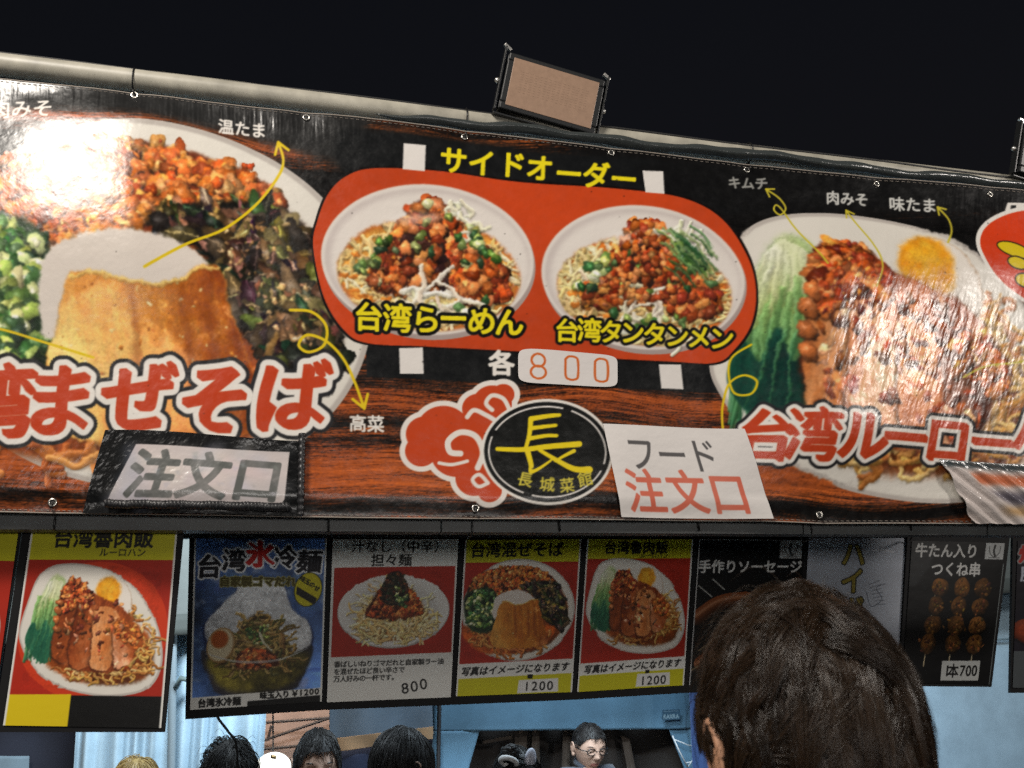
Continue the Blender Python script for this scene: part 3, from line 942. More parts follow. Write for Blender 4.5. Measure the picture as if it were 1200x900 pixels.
def mat(name, color=(0.5, 0.5, 0.5), rough=0.5, metal=0.0, coat=0.0, bump=0.0, bscale=60.0, vary=0.0, vscale=8.0, emit=None, estr=0.0, spec=0.5, trans=0.0, alpha=1.0, attr=None, sheen=0.0, bdist=0.002, stretch=(1, 1, 1), coat_rough=0.1, rvary=0.0):
    if name in MATS:
        return MATS[name]
    m = bpy.data.materials.new(name)
    m.use_nodes = True
    nt = m.node_tree
    b = nt.nodes['Principled BSDF']
    b.inputs['Base Color'].default_value = (*color, 1)
    b.inputs['Roughness'].default_value = rough
    b.inputs['Metallic'].default_value = metal
    b.inputs['Specular IOR Level'].default_value = spec
    b.inputs['Coat Weight'].default_value = coat
    b.inputs['Coat Roughness'].default_value = coat_rough
    b.inputs['Transmission Weight'].default_value = trans
    b.inputs['Alpha'].default_value = alpha
    b.inputs['Sheen Weight'].default_value = sheen
    if emit:
        b.inputs['Emission Color'].default_value = (*emit, 1)
        b.inputs['Emission Strength'].default_value = estr
    tc = nt.nodes.new('ShaderNodeTexCoord')
    mp = nt.nodes.new('ShaderNodeMapping')
    mp.inputs['Scale'].default_value = stretch
    nt.links.new(tc.outputs['Object'], mp.inputs['Vector'])
    src = None
    if attr:
        a = nt.nodes.new('ShaderNodeAttribute')
        a.attribute_name = attr
        src = a.outputs['Color']
        nt.links.new(src, b.inputs['Base Color'])
    if vary or rvary:
        n = nt.nodes.new('ShaderNodeTexNoise')
        n.inputs['Scale'].default_value = vscale
        n.inputs['Detail'].default_value = 6
        n.inputs['Roughness'].default_value = 0.65
        nt.links.new(mp.outputs['Vector'], n.inputs['Vector'])
        if vary:
            r = nt.nodes.new('ShaderNodeMapRange')
            r.inputs['From Min'].default_value = 0.3
            r.inputs['From Max'].default_value = 0.7
            r.inputs['To Min'].default_value = 1-vary
            r.inputs['To Max'].default_value = 1+vary
            nt.links.new(n.outputs['Fac'], r.inputs['Value'])
            mx = nt.nodes.new('ShaderNodeVectorMath')
            mx.operation = 'SCALE'
            if src is not None:
                nt.links.new(src, mx.inputs[0])
            else:
                mx.inputs[0].default_value = color
            nt.links.new(r.outputs['Result'], mx.inputs['Scale'])
            nt.links.new(mx.outputs['Vector'], b.inputs['Base Color'])
        if rvary:
            r2 = nt.nodes.new('ShaderNodeMapRange')
            r2.inputs['From Min'].default_value = 0.35
            r2.inputs['From Max'].default_value = 0.65
            r2.inputs['To Min'].default_value = max(rough-rvary, 0.03)
            r2.inputs['To Max'].default_value = min(rough+rvary, 1)
            nt.links.new(n.outputs['Fac'], r2.inputs['Value'])
            nt.links.new(r2.outputs['Result'], b.inputs['Roughness'])
    if bump:
        n2 = nt.nodes.new('ShaderNodeTexNoise')
        n2.inputs['Scale'].default_value = bscale
        n2.inputs['Detail'].default_value = 5
        nt.links.new(mp.outputs['Vector'], n2.inputs['Vector'])
        bp = nt.nodes.new('ShaderNodeBump')
        bp.inputs['Strength'].default_value = bump
        bp.inputs['Distance'].default_value = bdist
        nt.links.new(n2.outputs['Fac'], bp.inputs['Height'])
        nt.links.new(bp.outputs['Normal'], b.inputs['Normal'])
    MATS[name] = m
    return m


VINYL = mat('vinyl_print', rough=0.29, attr='print', bump=0.08, bscale=70, bdist=0.001, spec=0.5, rvary=0.05, vscale=30)
PAPERPRINT = mat('paper_print', rough=0.62, attr='print', bump=0.1, bscale=40, spec=0.4)
LAMPRINT = mat('laminated_print', rough=0.42, attr='print', bump=0.10, bscale=18, bdist=0.002, spec=0.16)
SLEEVEPRINT = mat('sleeved_print', rough=0.22, attr='print', bump=0.10, bscale=25, bdist=0.002, spec=0.6)


# ------------------------------------------------------------------ objects
def link(o, parent=None):
    COL.objects.link(o)
    if parent is not None:
        o.parent = parent
    return o


def tag(o, label=None, cat=None, group=None, kind=None):
    for k, v in (('label', label), ('category', cat), ('group', group), ('kind', kind)):
        if v:
            o[k] = v
    return o


def thing(name, loc, label, cat, group=None):
    o = bpy.data.objects.new(name, None)
    o.empty_display_size = 0.05
    o.location = [float(q) for q in loc]
    return tag(link(o), label, cat, group)


def raw_mesh(name, V, loops, counts, smooth=True):
    me = bpy.data.meshes.new(name)
    V = np.ascontiguousarray(V, np.float32)
    loops = np.ascontiguousarray(loops, np.int32).ravel()
    counts = np.ascontiguousarray(counts, np.int32)
    me.vertices.add(len(V))
    me.vertices.foreach_set('co', V.ravel())
    me.loops.add(len(loops))
    me.loops.foreach_set('vertex_index', loops)
    me.polygons.add(len(counts))
    me.polygons.foreach_set('loop_start', np.concatenate([[0], np.cumsum(counts)[:-1]]).astype(np.int32))
    me.update(calc_edges=True)
    me.polygons.foreach_set('use_smooth', np.full(len(counts), smooth))
    return me


def obj(name, V, F, m, parent=None, smooth=True, midx=None):
    """One mesh object from world-space points; a parented one is stored relative to its thing."""
    V = np.asarray(V, float)
    if parent is not None:
        q = parent
        while q is not None:
            V = V-np.array(q.location)[None]
            q = q.parent
    counts = [len(f) for f in F]
    loops = np.concatenate([np.asarray(f) for f in F]) if len(F) else np.zeros(0)
    me = raw_mesh(name, V, loops, counts, smooth)
    for x in (m if isinstance(m, (list, tuple)) else [m]):
        me.materials.append(x)
    if midx is not None:
        me.polygons.foreach_set('material_index', np.asarray(midx, np.int32))
    return link(bpy.data.objects.new(name, me), parent)


class MB:
    """Collects simple solids for one mesh."""

    def __init__(self):
        self.V, self.F, self.M, self.n = [], [], [], 0

    def add(self, V, F, mi=0):
        V = np.asarray(V, float)
        self.V.append(V)
        self.F += [[i+self.n for i in f] for f in F]
        self.M += [mi]*len(F)
        self.n += len(V)
        return self

    def box(self, c, size, R=None, bev=0.0, mi=0):
        """Box with (optionally) chamfered edges; R: 3x3 columns = its axes."""
        bm = bmesh.new()
        bmesh.ops.create_cube(bm, size=1.0)
        for v in bm.verts:
            v.co = Vector((v.co.x*size[0], v.co.y*size[1], v.co.z*size[2]))
        if bev:
            bmesh.ops.bevel(bm, geom=bm.edges[:], offset=bev, segments=2, affect='EDGES', profile=0.5)
        V = np.array([tuple(v.co) for v in bm.verts])
        bm.verts.index_update()
        F = [[v.index for v in f.verts] for f in bm.faces]
        bm.free()
        if R is not None:
            V = V @ np.asarray(R).T
        return self.add(V+np.asarray(c)[None], F, mi)

    def tube(self, pts, r, n=12, caps=True, mi=0, flat=1.0):
        P = np.asarray(pts, float)
        m = len(P)
        rr = np.broadcast_to(np.asarray(r, float), (m,))
        T = np.gradient(P, axis=0)
        T /= np.linalg.norm(T, axis=1)[:, None]+1e-12
        ref = np.array([0, 0, 1.0]) if abs(T[0, 2]) < 0.9 else np.array([0, 1.0, 0])
        V = []
        a = np.linspace(0, 2*math.pi, n, endpoint=False)
        u = np.cross(T[0], ref)
        u /= np.linalg.norm(u)
        for i in range(m):
            u = u-T[i]*(u@T[i])
            u /= np.linalg.norm(u)+1e-12
            w = np.cross(T[i], u)
            V.append(P[i]+rr[i]*(np.cos(a)[:, None]*u+flat*np.sin(a)[:, None]*w))
        V = np.concatenate(V)
        F = [[i*n+j, i*n+(j+1) % n, (i+1)*n+(j+1) % n, (i+1)*n+j] for i in range(m-1) for j in range(n)]
        if caps:
            F.append(list(range(n))[::-1])
            F.append([(m-1)*n+j for j in range(n)])
        return self.add(V, F, mi)

    def torus(self, c, axis, R, r, n=24, k=8, mi=0):
        axis = np.asarray(axis, float)/np.linalg.norm(axis)
        ref = np.array([0, 0, 1.0]) if abs(axis[2]) < 0.9 else np.array([1.0, 0, 0])
        u = np.cross(axis, ref)
        u /= np.linalg.norm(u)
        w = np.cross(axis, u)
        V, F = [], []
        for i in range(n):
            a = 2*math.pi*i/n
            d = math.cos(a)*u+math.sin(a)*w
            for j in range(k):
                b = 2*math.pi*j/k
                V.append(np.asarray(c)+d*(R+r*math.cos(b))+axis*r*math.sin(b))
        for i in range(n):
            for j in range(k):
                F.append([i*k+j, ((i+1) % n)*k+j, ((i+1) % n)*k+(j+1) % k, i*k+(j+1) % k])
        return self.add(V, F, mi)

    def ball(self, c, r, n=16, k=10, mi=0, R=None):
        V, F = [], []
        r = np.broadcast_to(np.asarray(r, float), (3,))
        for i in range(k+1):
            t = math.pi*i/k
            for j in range(n):
                a = 2*math.pi*j/n
                V.append((math.sin(t)*math.cos(a)*r[0], math.sin(t)*math.sin(a)*r[1], math.cos(t)*r[2]))
        V = np.array(V)
        if R is not None:
            V = V @ np.asarray(R).T
        for i in range(k):
            for j in range(n):
                F.append([i*n+j, (i+1)*n+j, (i+1)*n+(j+1) % n, i*n+(j+1) % n])
        return self.add(V+np.asarray(c)[None], F, mi)

    def build(self, name, m, parent=None, smooth=False):
        return obj(name, np.concatenate(self.V), self.F, m, parent, smooth, self.M)


def auto_smooth(o, deg=40):
    me = o.data
    bm = bmesh.new()
    bm.from_mesh(me)
    for e in bm.edges:
        if len(e.link_faces) == 2 and e.calc_face_angle(0) > math.radians(deg):
            e.smooth = False
    for f in bm.faces:
        f.smooth = True
    bm.to_mesh(me)
    bm.free()
    return o


def print_mesh(P, col, ids, names, m, parent, labels=None):
    """A printed sheet P (rows, columns, 3) cut into one mesh per printed region; normals stay those of the whole sheet."""
    H, W = P.shape[:2]
    gu = np.gradient(P, axis=1)
    gv = np.gradient(P, axis=0)
    N = np.cross(gv, gu)
    N /= np.linalg.norm(N, axis=2)[..., None]
    idx = np.arange(H*W).reshape(H, W)
    quads = np.stack([idx[1:, :-1], idx[1:, 1:], idx[:-1, 1:], idx[:-1, :-1]], -1).reshape(-1, 4)
    fid = ids[:-1, :-1].ravel()
    Pf, Cf, Nf = P.reshape(-1, 3)-np.array(parent.location)[None], col.reshape(-1, 3), N.reshape(-1, 3)
    out = []
    made = {}
    for k, nm in enumerate(names):
        q = quads[fid == k]
        if len(q) < 12:
            continue
        used = np.zeros(H*W, bool)
        used[q.ravel()] = True
        remap = np.cumsum(used)-1
        me = raw_mesh(nm, Pf[used], remap[q], np.full(len(q), 4))
        at = me.color_attributes.new('print', 'FLOAT_COLOR', 'POINT')
        at.data.foreach_set('color', np.concatenate([Cf[used], np.ones((used.sum(), 1))], 1).astype(np.float32).ravel())
        me.normals_split_custom_set_from_vertices(Nf[used].astype(np.float32))
        me.materials.append(m)
        up = {'emblem_character': 'emblem'}.get(nm)
        o = link(bpy.data.objects.new(nm, me), made.get(up, parent))
        made[nm] = o
        if labels and k in labels:
            o['label'] = labels[k]
        out.append(o)
    return out


def sample(cv, px, py, gain=1.0):
    """Linear colours and regions of a print at given places."""
    S = cv.S
    img = cv.rgb
    if S >= 1.9:
        h, w = img.shape[0]//2*2, img.shape[1]//2*2
        img = img[:h, :w].reshape(h//2, 2, w//2, 2, 3).mean((1, 3))
        S = S/2
    c = bil(img, (px-cv.x0)*S-0.5, (py-cv.y0)*S-0.5)
    ix = np.clip(((px-cv.x0)*cv.S).astype(int), 0, cv.W-1)
    iy = np.clip(((py-cv.y0)*cv.S).astype(int), 0, cv.H-1)
    return lin(c)*gain, cv.id[iy, ix]


# ------------------------------------------------------------------ the banner, its folds and creases
CR1 = fbm(256, 512, 1.55, ax=1, ay=4.5, seed=61)       # upright creases
CR2 = fbm(512, 512, 1.45, ax=1, ay=1, seed=62)
CR3 = fbm(256, 512, 1.7, ax=1.0, ay=1.0, seed=63)
EYELETS = [(158, 113), (359, 137), (545, 159), (717, 178), (876, 198), (1029, 214), (1160, 228), (60, 588), (558, 595), (962, 603), (-60, 98), (1260, 240), (1270, 603)]


def tbil(img, x, y):
    """Bilinear look-up in tileable noise."""
    h, w = img.shape
    x0 = np.floor(x).astype(int)
    y0 = np.floor(y).astype(int)
    fx, fy = x-x0, y-y0
    g = lambda a, b: img[(y0+b) % h, (x0+a) % w]
    return (g(0, 0)*(1-fx)+g(1, 0)*fx)*(1-fy)+(g(0, 1)*(1-fx)+g(1, 1)*fx)*fy


def soft_ramp(v, a, b, k=8.0):
    """v-a between a and b, held outside, with rounded ends."""
    sp = lambda q: k*np.logaddexp(0, np.clip(q/k, -60, 60))
    return sp(v-a)-sp(v-b)


def relief(x, y):
    """How far the vinyl stands out towards the lane (metres)."""
    t = (y-np.interp(x, TOPX, TOPY))/(np.interp(x, BOTX, BOTY)-np.interp(x, TOPX, TOPY))
    d = 0.006*np.sin(x/118+0.6)*sm(0, .25, t)*sm(1.05, .7, t)+0.004*np.sin(x/61+y/170)
    d += 0.0018*tbil(CR3, x*0.35, y*0.35)
    d += 0.00032*tbil(CR2, x*1.1, y*1.1)
    # the fold that runs down from the first tie
    hz = 0.00015*(soft_ramp(y, 105, 262, 10)-1.25*soft_ramp(y, 285, 411, 14))
    hx = 0.00015*soft_ramp(x, -20, 157, 6)*sm(95, 150, y)*sm(400, 275, y)
    right = soft_ramp(-x, -300, -160, 7)/140.0
    d += (hz+hx)*right+hz*0.0
    # the swell over the right-hand plate
    d += (0.00070*soft_ramp(y, 256, 306, 8)-0.000155*soft_ramp(y, 312, 540, 12))*sm(850, 990, x)*sm(1320, 1170, x)
    d += (0.00048*soft_ramp(x, 845, 945, 12)-0.00019*soft_ramp(x, 950, 1200, 14))*sm(235, 345, y)*sm(600, 500, y)
    # crumpled stretch on the right
    w = np.exp(-((x-1060)/125)**2-((y-415)/115)**2)+0.2*np.exp(-((x-1230)/90)**2-((y-420)/130)**2)
    sl = x*0.9+(y-400)*0.22
    d += w*(0.0042*tbil(CR1, sl*1.1, y*0.5)+0.0006*tbil(CR2, sl*1.6, y*0.8))
    # pucker along the hem at the right end, and small puckers on the left
    w2 = sm(1085, 1140, x)*np.exp(-((t-0.07)/0.06)**2)
    d += w2*0.0026*tbil(CR1, x*2.2, y*0.5)
    w3 = np.exp(-((t-0.03)/0.03)**2)*sm(470, 360, x)
    d += w3*0.0012*tbil(CR1, x*2.4+77, y*0.4)
    w4 = np.exp(-((x-60)/170)**2-((y-545)/55)**2)
    d += w4*0.0020*tbil(CR1, x*0.8+y*0.5, y*0.9)
    d -= 0.010*sm(.94, 1.0, t)
    # pinched in at the eyelets
    for gx, gy in EYELETS:
        d -= 0.004*np.exp(-((x-gx)/18)**2-((y-gy)/18)**2)
    return d


def ban(x, y, off=0.0):
    """World places on the vinyl; off lifts them off it."""
    x, y = np.asarray(x, float), np.asarray(y, float)
    P = on_plane(x, y, BAN_Y).reshape(x.shape+(3,))
    P[..., 1] -= relief(x, y)+off
    return P


def build_banner():
    cv = paint_banner()
    root = thing('banner', pt(600, 600, BAN_Y), 'long glossy vinyl banner printed with noodle dishes on dark wood, tied under the pale pipe', 'banner')
    nx, ny = 1480, 560
    X, T = np.meshgrid(np.linspace(BX0, BX1, nx), np.linspace(0, 1, ny))
    Y = np.interp(X, TOPX, TOPY)*(1-T)+np.interp(X, BOTX, BOTY)*T
    P = ban(X, Y)
    c, ids = sample(cv, X, Y, 0.86)
    print_mesh(P, c, ids, cv.names, VINYL, root)
    # the white back of the vinyl, and its welded hems
    X, T = np.meshgrid(np.linspace(BX0, BX1, 300), np.linspace(0.001, 0.999, 110))
    Y = np.interp(X, TOPX, TOPY)*(1-T)+np.interp(X, BOTX, BOTY)*T
    B = ban(X, Y, -0.004)
    i = np.arange(B.shape[0]*B.shape[1]).reshape(B.shape[:2])
    F = np.stack([i[1:, :-1], i[:-1, :-1], i[:-1, 1:], i[1:, 1:]], -1).reshape(-1, 4)
    obj('backing', B.reshape(-1, 3), F.tolist(), mat('vinyl_back', (0.62, 0.62, 0.60), 0.5), root)
    for edge in (0, 1):
        xs = np.linspace(BX0, BX1, 700)
        ys = np.interp(xs, TOPX, TOPY) if edge == 0 else np.interp(xs, BOTX, BOTY)
        MB().tube(ban(xs, ys+(0.3 if edge == 0 else -0.3), 0.0), 0.0016, 6).build('hem_edge', mat('hem_edge', (0.30, 0.26, 0.22), 0.5), root, True)
        # stitches just inside the edge
        st = MB()
        for x in np.arange(BX0+3, BX1-8, 6.4):
            y0 = (np.interp(x, TOPX, TOPY)+3.2) if edge == 0 else (np.interp(x, BOTX, BOTY)-3.0)
            q = ban(np.array([x, x+1.8, x+3.6]), np.array([y0, y0+0.2, y0+0.4]), 0.0012)
            st.tube(q, 0.0007, 4, False)
        st.build('stitching', mat('thread', (0.34, 0.30, 0.26), 0.7), root)
    ring = mat('eyelet_metal', (0.62, 0.60, 0.55), 0.3, 1.0)
    for gx, gy in EYELETS:
        c0 = ban(np.array([gx]), np.array([gy]), 0.002)[0]
        g = MB().torus(c0, (0, 1, 0), 0.0072, 0.0024)
        g.ball(c0+np.array([0, 0.0005, 0]), (0.0056, 0.0006, 0.0056), mi=1)
        g.build('eyelet', [ring, mat('eyelet_hole', (0.012, 0.012, 0.012), 0.6)], root, True)
    return root


def quad_xy(q, nu, nv, bend=None):
    """Bilinear places of a four-cornered sheet given in picture units (TL, TR, BR, BL)."""
    U, V = np.meshgrid(np.linspace(0, 1, nu), np.linspace(0, 1, nv))
    q = np.array(q, float)
    XY = (q[0]*(1-U[..., None])+q[1]*U[..., None])*(1-V[..., None])+(q[3]*(1-U[..., None])+q[2]*U[..., None])*V[..., None]
    return U, V, XY[..., 0], XY[..., 1]


def back_sheet(P, name, m, root, d=0.0015):
    """The plain reverse of a thin sheet."""
    B = P[::4, ::4].copy()
    B[..., 1] += d
    i = np.arange(B.shape[0]*B.shape[1]).reshape(B.shape[:2])
    F = np.stack([i[1:, :-1], i[:-1, :-1], i[:-1, 1:], i[1:, 1:]], -1).reshape(-1, 4)
    return obj(name, B.reshape(-1, 3), F.tolist(), m, root)


def order_sign():
    cv = Canvas(0, 0, 190, 106, 3.0, (0.90, 0.88, 0.86))
    p = Pen(cv)
    p.poly([(0, 0), (190, 0), (190, 106), (0, 106)], (0.90, 0.88, 0.865), tex=0.012, texk=2)
    p.rid = cv.reg('lettering')
    p.text('フード', [(43, 33), (84, 33), (124, 33)], 44, (0.34, 0.33, 0.33), weight=0.4, sx=0.95)
    p.rid = cv.reg('lettering')
    p.text('注文口', [(37, 76), (91, 76), (144, 77)], 53, (0.85, 0.42, 0.32), weight=1.1, sx=0.98, wear=0.12)
    q = [(705, 498), (868, 505), (906, 608), (728, 606)]
    root = thing('paper_sign', pt(728, 606, BAN_Y-0.03), 'white paper sign with grey and red lettering beside the round black emblem', 'sign')
    U, V, X, Y = quad_xy(q, 260, 160)
    P = ban(X, Y, 0.006)
    P[..., 1] -= 0.010*sm(.7, 1.0, V)*sm(.6, 1, U)+0.006*sm(.3, 0, U)*sm(.4, 1, V)+0.0012*np.sin(U*9+V*3)
    c, ids = sample(cv, U*190, V*106, 0.86)
    print_mesh(P, c, ids, cv.names, PAPERPRINT, root, {1: 'grey lettering', 2: 'red lettering'})
    back_sheet(P, 'backing', mat('paper_back', (0.7, 0.69, 0.66), 0.7), root)
    return root


def faded_sign():
    cv = Canvas(0, 0, 250, 100, 3.0, (0.06, 0.065, 0.07))
    p = Pen(cv)
    p.poly([(0, 0), (250, 0), (250, 100), (0, 100)], (0.075, 0.08, 0.085), tex=0.2)
    p.rid = cv.reg('paper')
    w = [(43, 17), (140, 17), (232, 15), (229, 78), (226, 84), (24, 88)]
    p.poly(w, (0.84, 0.80, 0.79), tex=0.03, texk=2)
    for k in range(60):
        x, y = inside(w, 1)[0]
        p.ell(x, y, RNG.uniform(5, 18), RNG.uniform(4, 10), pick([(0.72, 0.76, 0.88), (0.93, 0.80, 0.82), (0.88, 0.84, 0.78), (0.80, 0.78, 0.80)]), soft=5, alpha=0.25, ang=RNG.uniform(0, 180))
    p.rid = cv.reg('lettering')
    p.text('注文口', [(72, 53), (133, 53), (196, 54)], 62, (0.40, 0.41, 0.40), weight=2.2, sx=0.98, wear=0.42, slope=0.02, slant=0.10)
    for k in range(40):
        x, y = RNG.uniform(40, 222), RNG.uniform(22, 82)
        p.rid = None
        p.poly([(x, y), (x+RNG.uniform(4, 12), y+RNG.uniform(-3, 3)), (x+RNG.uniform(3, 10), y+RNG.uniform(3, 8))], pick([(0.70, 0.72, 0.80), (0.62, 0.62, 0.63), (0.84, 0.78, 0.80)]), alpha=0.28, soft=1)
    q = [(124, 507), (357, 515), (354, 605), (96, 601)]
    root = thing('paper_sign', pt(96, 603, BAN_Y-0.03), 'faded grey lettered sign in a clear black taped sleeve below the large noodle plate', 'sign')
    U, V, X, Y = quad_xy(q, 300, 130)
    P = ban(X, Y, 0.006)
    P[..., 1] -= 0.012*np.sin(np.clip(U, 0, 1)*math.pi)**2*sm(.1, .8, V)+0.003*sm(.85, 1, V)+0.0012*bil(CR1, U*420, V*200)*sm(.2, .02, V)+0.0009*bil(CR3, U*160, V*90)
    P[..., 2] += 0.006*np.sin(U*math.pi*1.4+.6)*(1-V)
    c, ids = sample(cv, U*250, V*100, 0.86)
    print_mesh(P, c, ids, ['tape_border']+cv.names[1:], SLEEVEPRINT, root)
    back_sheet(P, 'backing', mat('paper_back', (0.7, 0.69, 0.66), 0.7), root)
    # puckered tape roll along the lower edge and the stiff side tapes
    tp = mat('black_tape', (0.022, 0.022, 0.024), 0.4, bump=0.25, bscale=60)
    xs = np.linspace(125, 340, 160)
    q = ban(xs, 592+0.02*(xs-125), 0.026)
    q[:, 2] += 0.0012*np.sin(np.arange(160)*1.9)
    MB().tube(q, 0.011+0.0014*np.sin(np.arange(160)*2.1), 10, flat=0.8).build('tape_roll', tp, root, True)
    ys = np.linspace(510, 604, 60)
    q = ban(354+0.02*(510-ys), ys, 0.016)
    MB().tube(q, 0.0075+0.0012*np.sin(np.arange(60)*1.3), 8, flat=0.7).build('tape_strip', tp, root, True)
    return root


def glossy_sign():
    cv = Canvas(0, 0, 200, 70, 3.0, (0.80, 0.76, 0.74))
    p = Pen(cv)
    p.poly([(0, 0), (200, 0), (200, 70), (0, 70)], (0.80, 0.76, 0.74), tex=0.05, texk=2)
    p.poly([(0, 0), (200, 2), (200, 12), (0, 8)], (0.22, 0.25, 0.26), soft=1.5)
    p.poly([(24, 14), (200, 18), (200, 30), (28, 26)], (0.80, 0.46, 0.32), soft=2)
    p.poly([(34, 34), (200, 36), (200, 50), (60, 50)], (0.36, 0.34, 0.38), soft=3)
    p.poly([(40, 52), (200, 54), (200, 62), (50, 60)], (0.78, 0.62, 0.42), soft=3)
    q = [(1093, 541), (1330, 548), (1330, 616), (1139, 614)]
    root = thing('clear_sleeve', pt(1139, 616, BAN_Y-0.03), 'crumpled clear plastic sleeve catching white light at the lower right end of the banner', 'plastic sleeve')
    U, V, X, Y = quad_xy(q, 300, 130)
    P = ban(X, Y, 0.008)
    s = U*200-V*55
    P[..., 1] -= 0.010*sm(0, .15, V)+0.0050*np.sin(s*0.30+1.3*bil(CR3, U*120, V*40))*sm(0, .2, V)+0.0030*tbil(CR1, s*2.2, V*12)
    c, ids = sample(cv, U*200, V*70, 0.86)
    print_mesh(P, c, ids, cv.names, SLEEVEPRINT, root)
    back_sheet(P, 'backing', mat('paper_back', (0.7, 0.69, 0.66), 0.7), root)
    return root


def price_sticker():
    cv = Canvas(0, 0, 120, 46, 4.0, (0.86, 0.84, 0.83))
    p = Pen(cv)
    p.rid = cv.reg('lettering')
    OR = (0.80, 0.38, 0.10)
    for cx in (24, 64, 100):
        if cx == 24:
            p.line(ell_pts(cx, 15, 8, 8.5, 0, 18)+[(cx+8, 15)], 3.0, OR)
            p.line(ell_pts(cx, 31, 9, 8.5, 0, 18)+[(cx+9, 31)], 3.0, OR)
        else:
            p.line([(cx-7, 11), (cx-3, 7), (cx+4, 7), (cx+8, 12), (cx+8, 33), (cx+4, 38), (cx-3, 38), (cx-7, 33), (cx-7, 11)], 3.0, OR)
    root = thing('price_sticker', pt(660, 452, BAN_Y-0.02), 'white rounded price sticker with orange digits under the red side order panel', 'price tag')
    q = [(607, 408), (722, 418), (722, 456), (607, 449)]
    U, V, X, Y = quad_xy(q, 130, 60)
    # rounded corners: pull the sheet's outline in to a superellipse
    a, b = U*2-1, V*2-1
    k = np.maximum(np.abs(a), np.abs(b))/np.maximum((np.abs(a*1.0)**7+np.abs(b)**7)**(1/7), 1e-6)
    k = np.where(np.maximum(np.abs(a), np.abs(b)) > 0, k, 1)
    U2, V2 = (a*k+1)/2, (b*k+1)/2
    qq = np.array(q, float)
    XY = (qq[0]*(1-U2[..., None])+qq[1]*U2[..., None])*(1-V2[..., None])+(qq[3]*(1-U2[..., None])+qq[2]*U2[..., None])*V2[..., None]
    P = ban(XY[..., 0], XY[..., 1], 0.005)
    P[..., 1] -= 0.0015*np.sin(U*6)
    c, ids = sample(cv, U2*120, V2*46, 0.86)
    print_mesh(P, c, ids, cv.names, PAPERPRINT, root)
    back_sheet(P, 'backing', mat('paper_back', (0.7, 0.69, 0.66), 0.7), root)
    return root


# ------------------------------------------------------------------ pipe, rail, ties, floodlights
def line3(x0, y0, x1, y1, Y, n=60):
    a, b = pt(x0, y0, Y), pt(x1, y1, Y)
    return a[None]+(b-a)[None]*np.linspace(0, 1, n)[:, None]


PIPE = (-190, 54, 1390, 241, 2.055)


def pipe_at(x):
    y = PIPE[1]+(PIPE[3]-PIPE[1])*(x-PIPE[0])/(PIPE[2]-PIPE[0])
    return pt(x, y, PIPE[4])


def build_pipe():
    L = line3(*PIPE, n=120)
    root = thing('awning_pipe', L[60], 'long pale grey pipe along the top edge of the banner', 'pipe')
    L2 = L.copy()
    L2[:, 2] += 0.002*np.sin(np.linspace(0, 9, 120))
    MB().tube(L2, 0.0285, 24).build('pipe', mat('pale_pipe', (0.37, 0.35, 0.29), 0.45, vary=0.25, vscale=14, bump=0.1, bscale=40), root, True)
    q = L[8:].copy()
    k = np.linspace(0, 1, len(q))
    q[:, 1] -= 0.0285*np.cos(0.9-k*0.8)
    q[:, 2] += 0.0285*np.sin(0.9-k*0.8)+0.002*np.sin(k*31)
    MB().tube(q, 0.0022+0.002*k, 8).build('seam', mat('dark_seam', (0.02, 0.02, 0.02), 0.6), root, True)
    # clear and black film rolled up along the pipe, to the right
    xs = np.linspace(440, 1390, 220)
    P = np.array([pipe_at(x) for x in xs])
    t = np.linspace(0, 1, 220)
    P[:, 1] -= 0.033
    P[:, 2] -= 0.036+0.004*np.sin(t*23)+0.003*np.sin(t*61)-0.008*sm(0.25, 0.5, t)
    r2 = thing('rolled_film', P[110], 'dark rolled plastic film bunched against the pipe behind the middle of the banner', 'plastic film')
    f = MB()
    V0 = len(f.V)
    f.tube(P, 0.0165*sm(-0.02, 0.08, t)*(1+0.10*np.sin(t*47)+0.07*np.sin(t*133)), 20, flat=0.8)
    V = f.V[0].reshape(220, 20, 3)
    rr = np.random.default_rng(4)
    n = bil(fbm(64, 512, 1.3, ax=6, seed=9), np.repeat(np.linspace(0, 500, 220)[:, None], 20, 1), np.repeat(np.arange(20)[None]*3.0, 220, 0))
    V += (V-P[:, None])*0.10*n[..., None]
    f.V[0] = V.reshape(-1, 3)
    f.build('film', mat('dark_film', (0.045, 0.052, 0.052), 0.22, bump=0.6, bscale=45, bdist=0.004), r2, True)
    return root


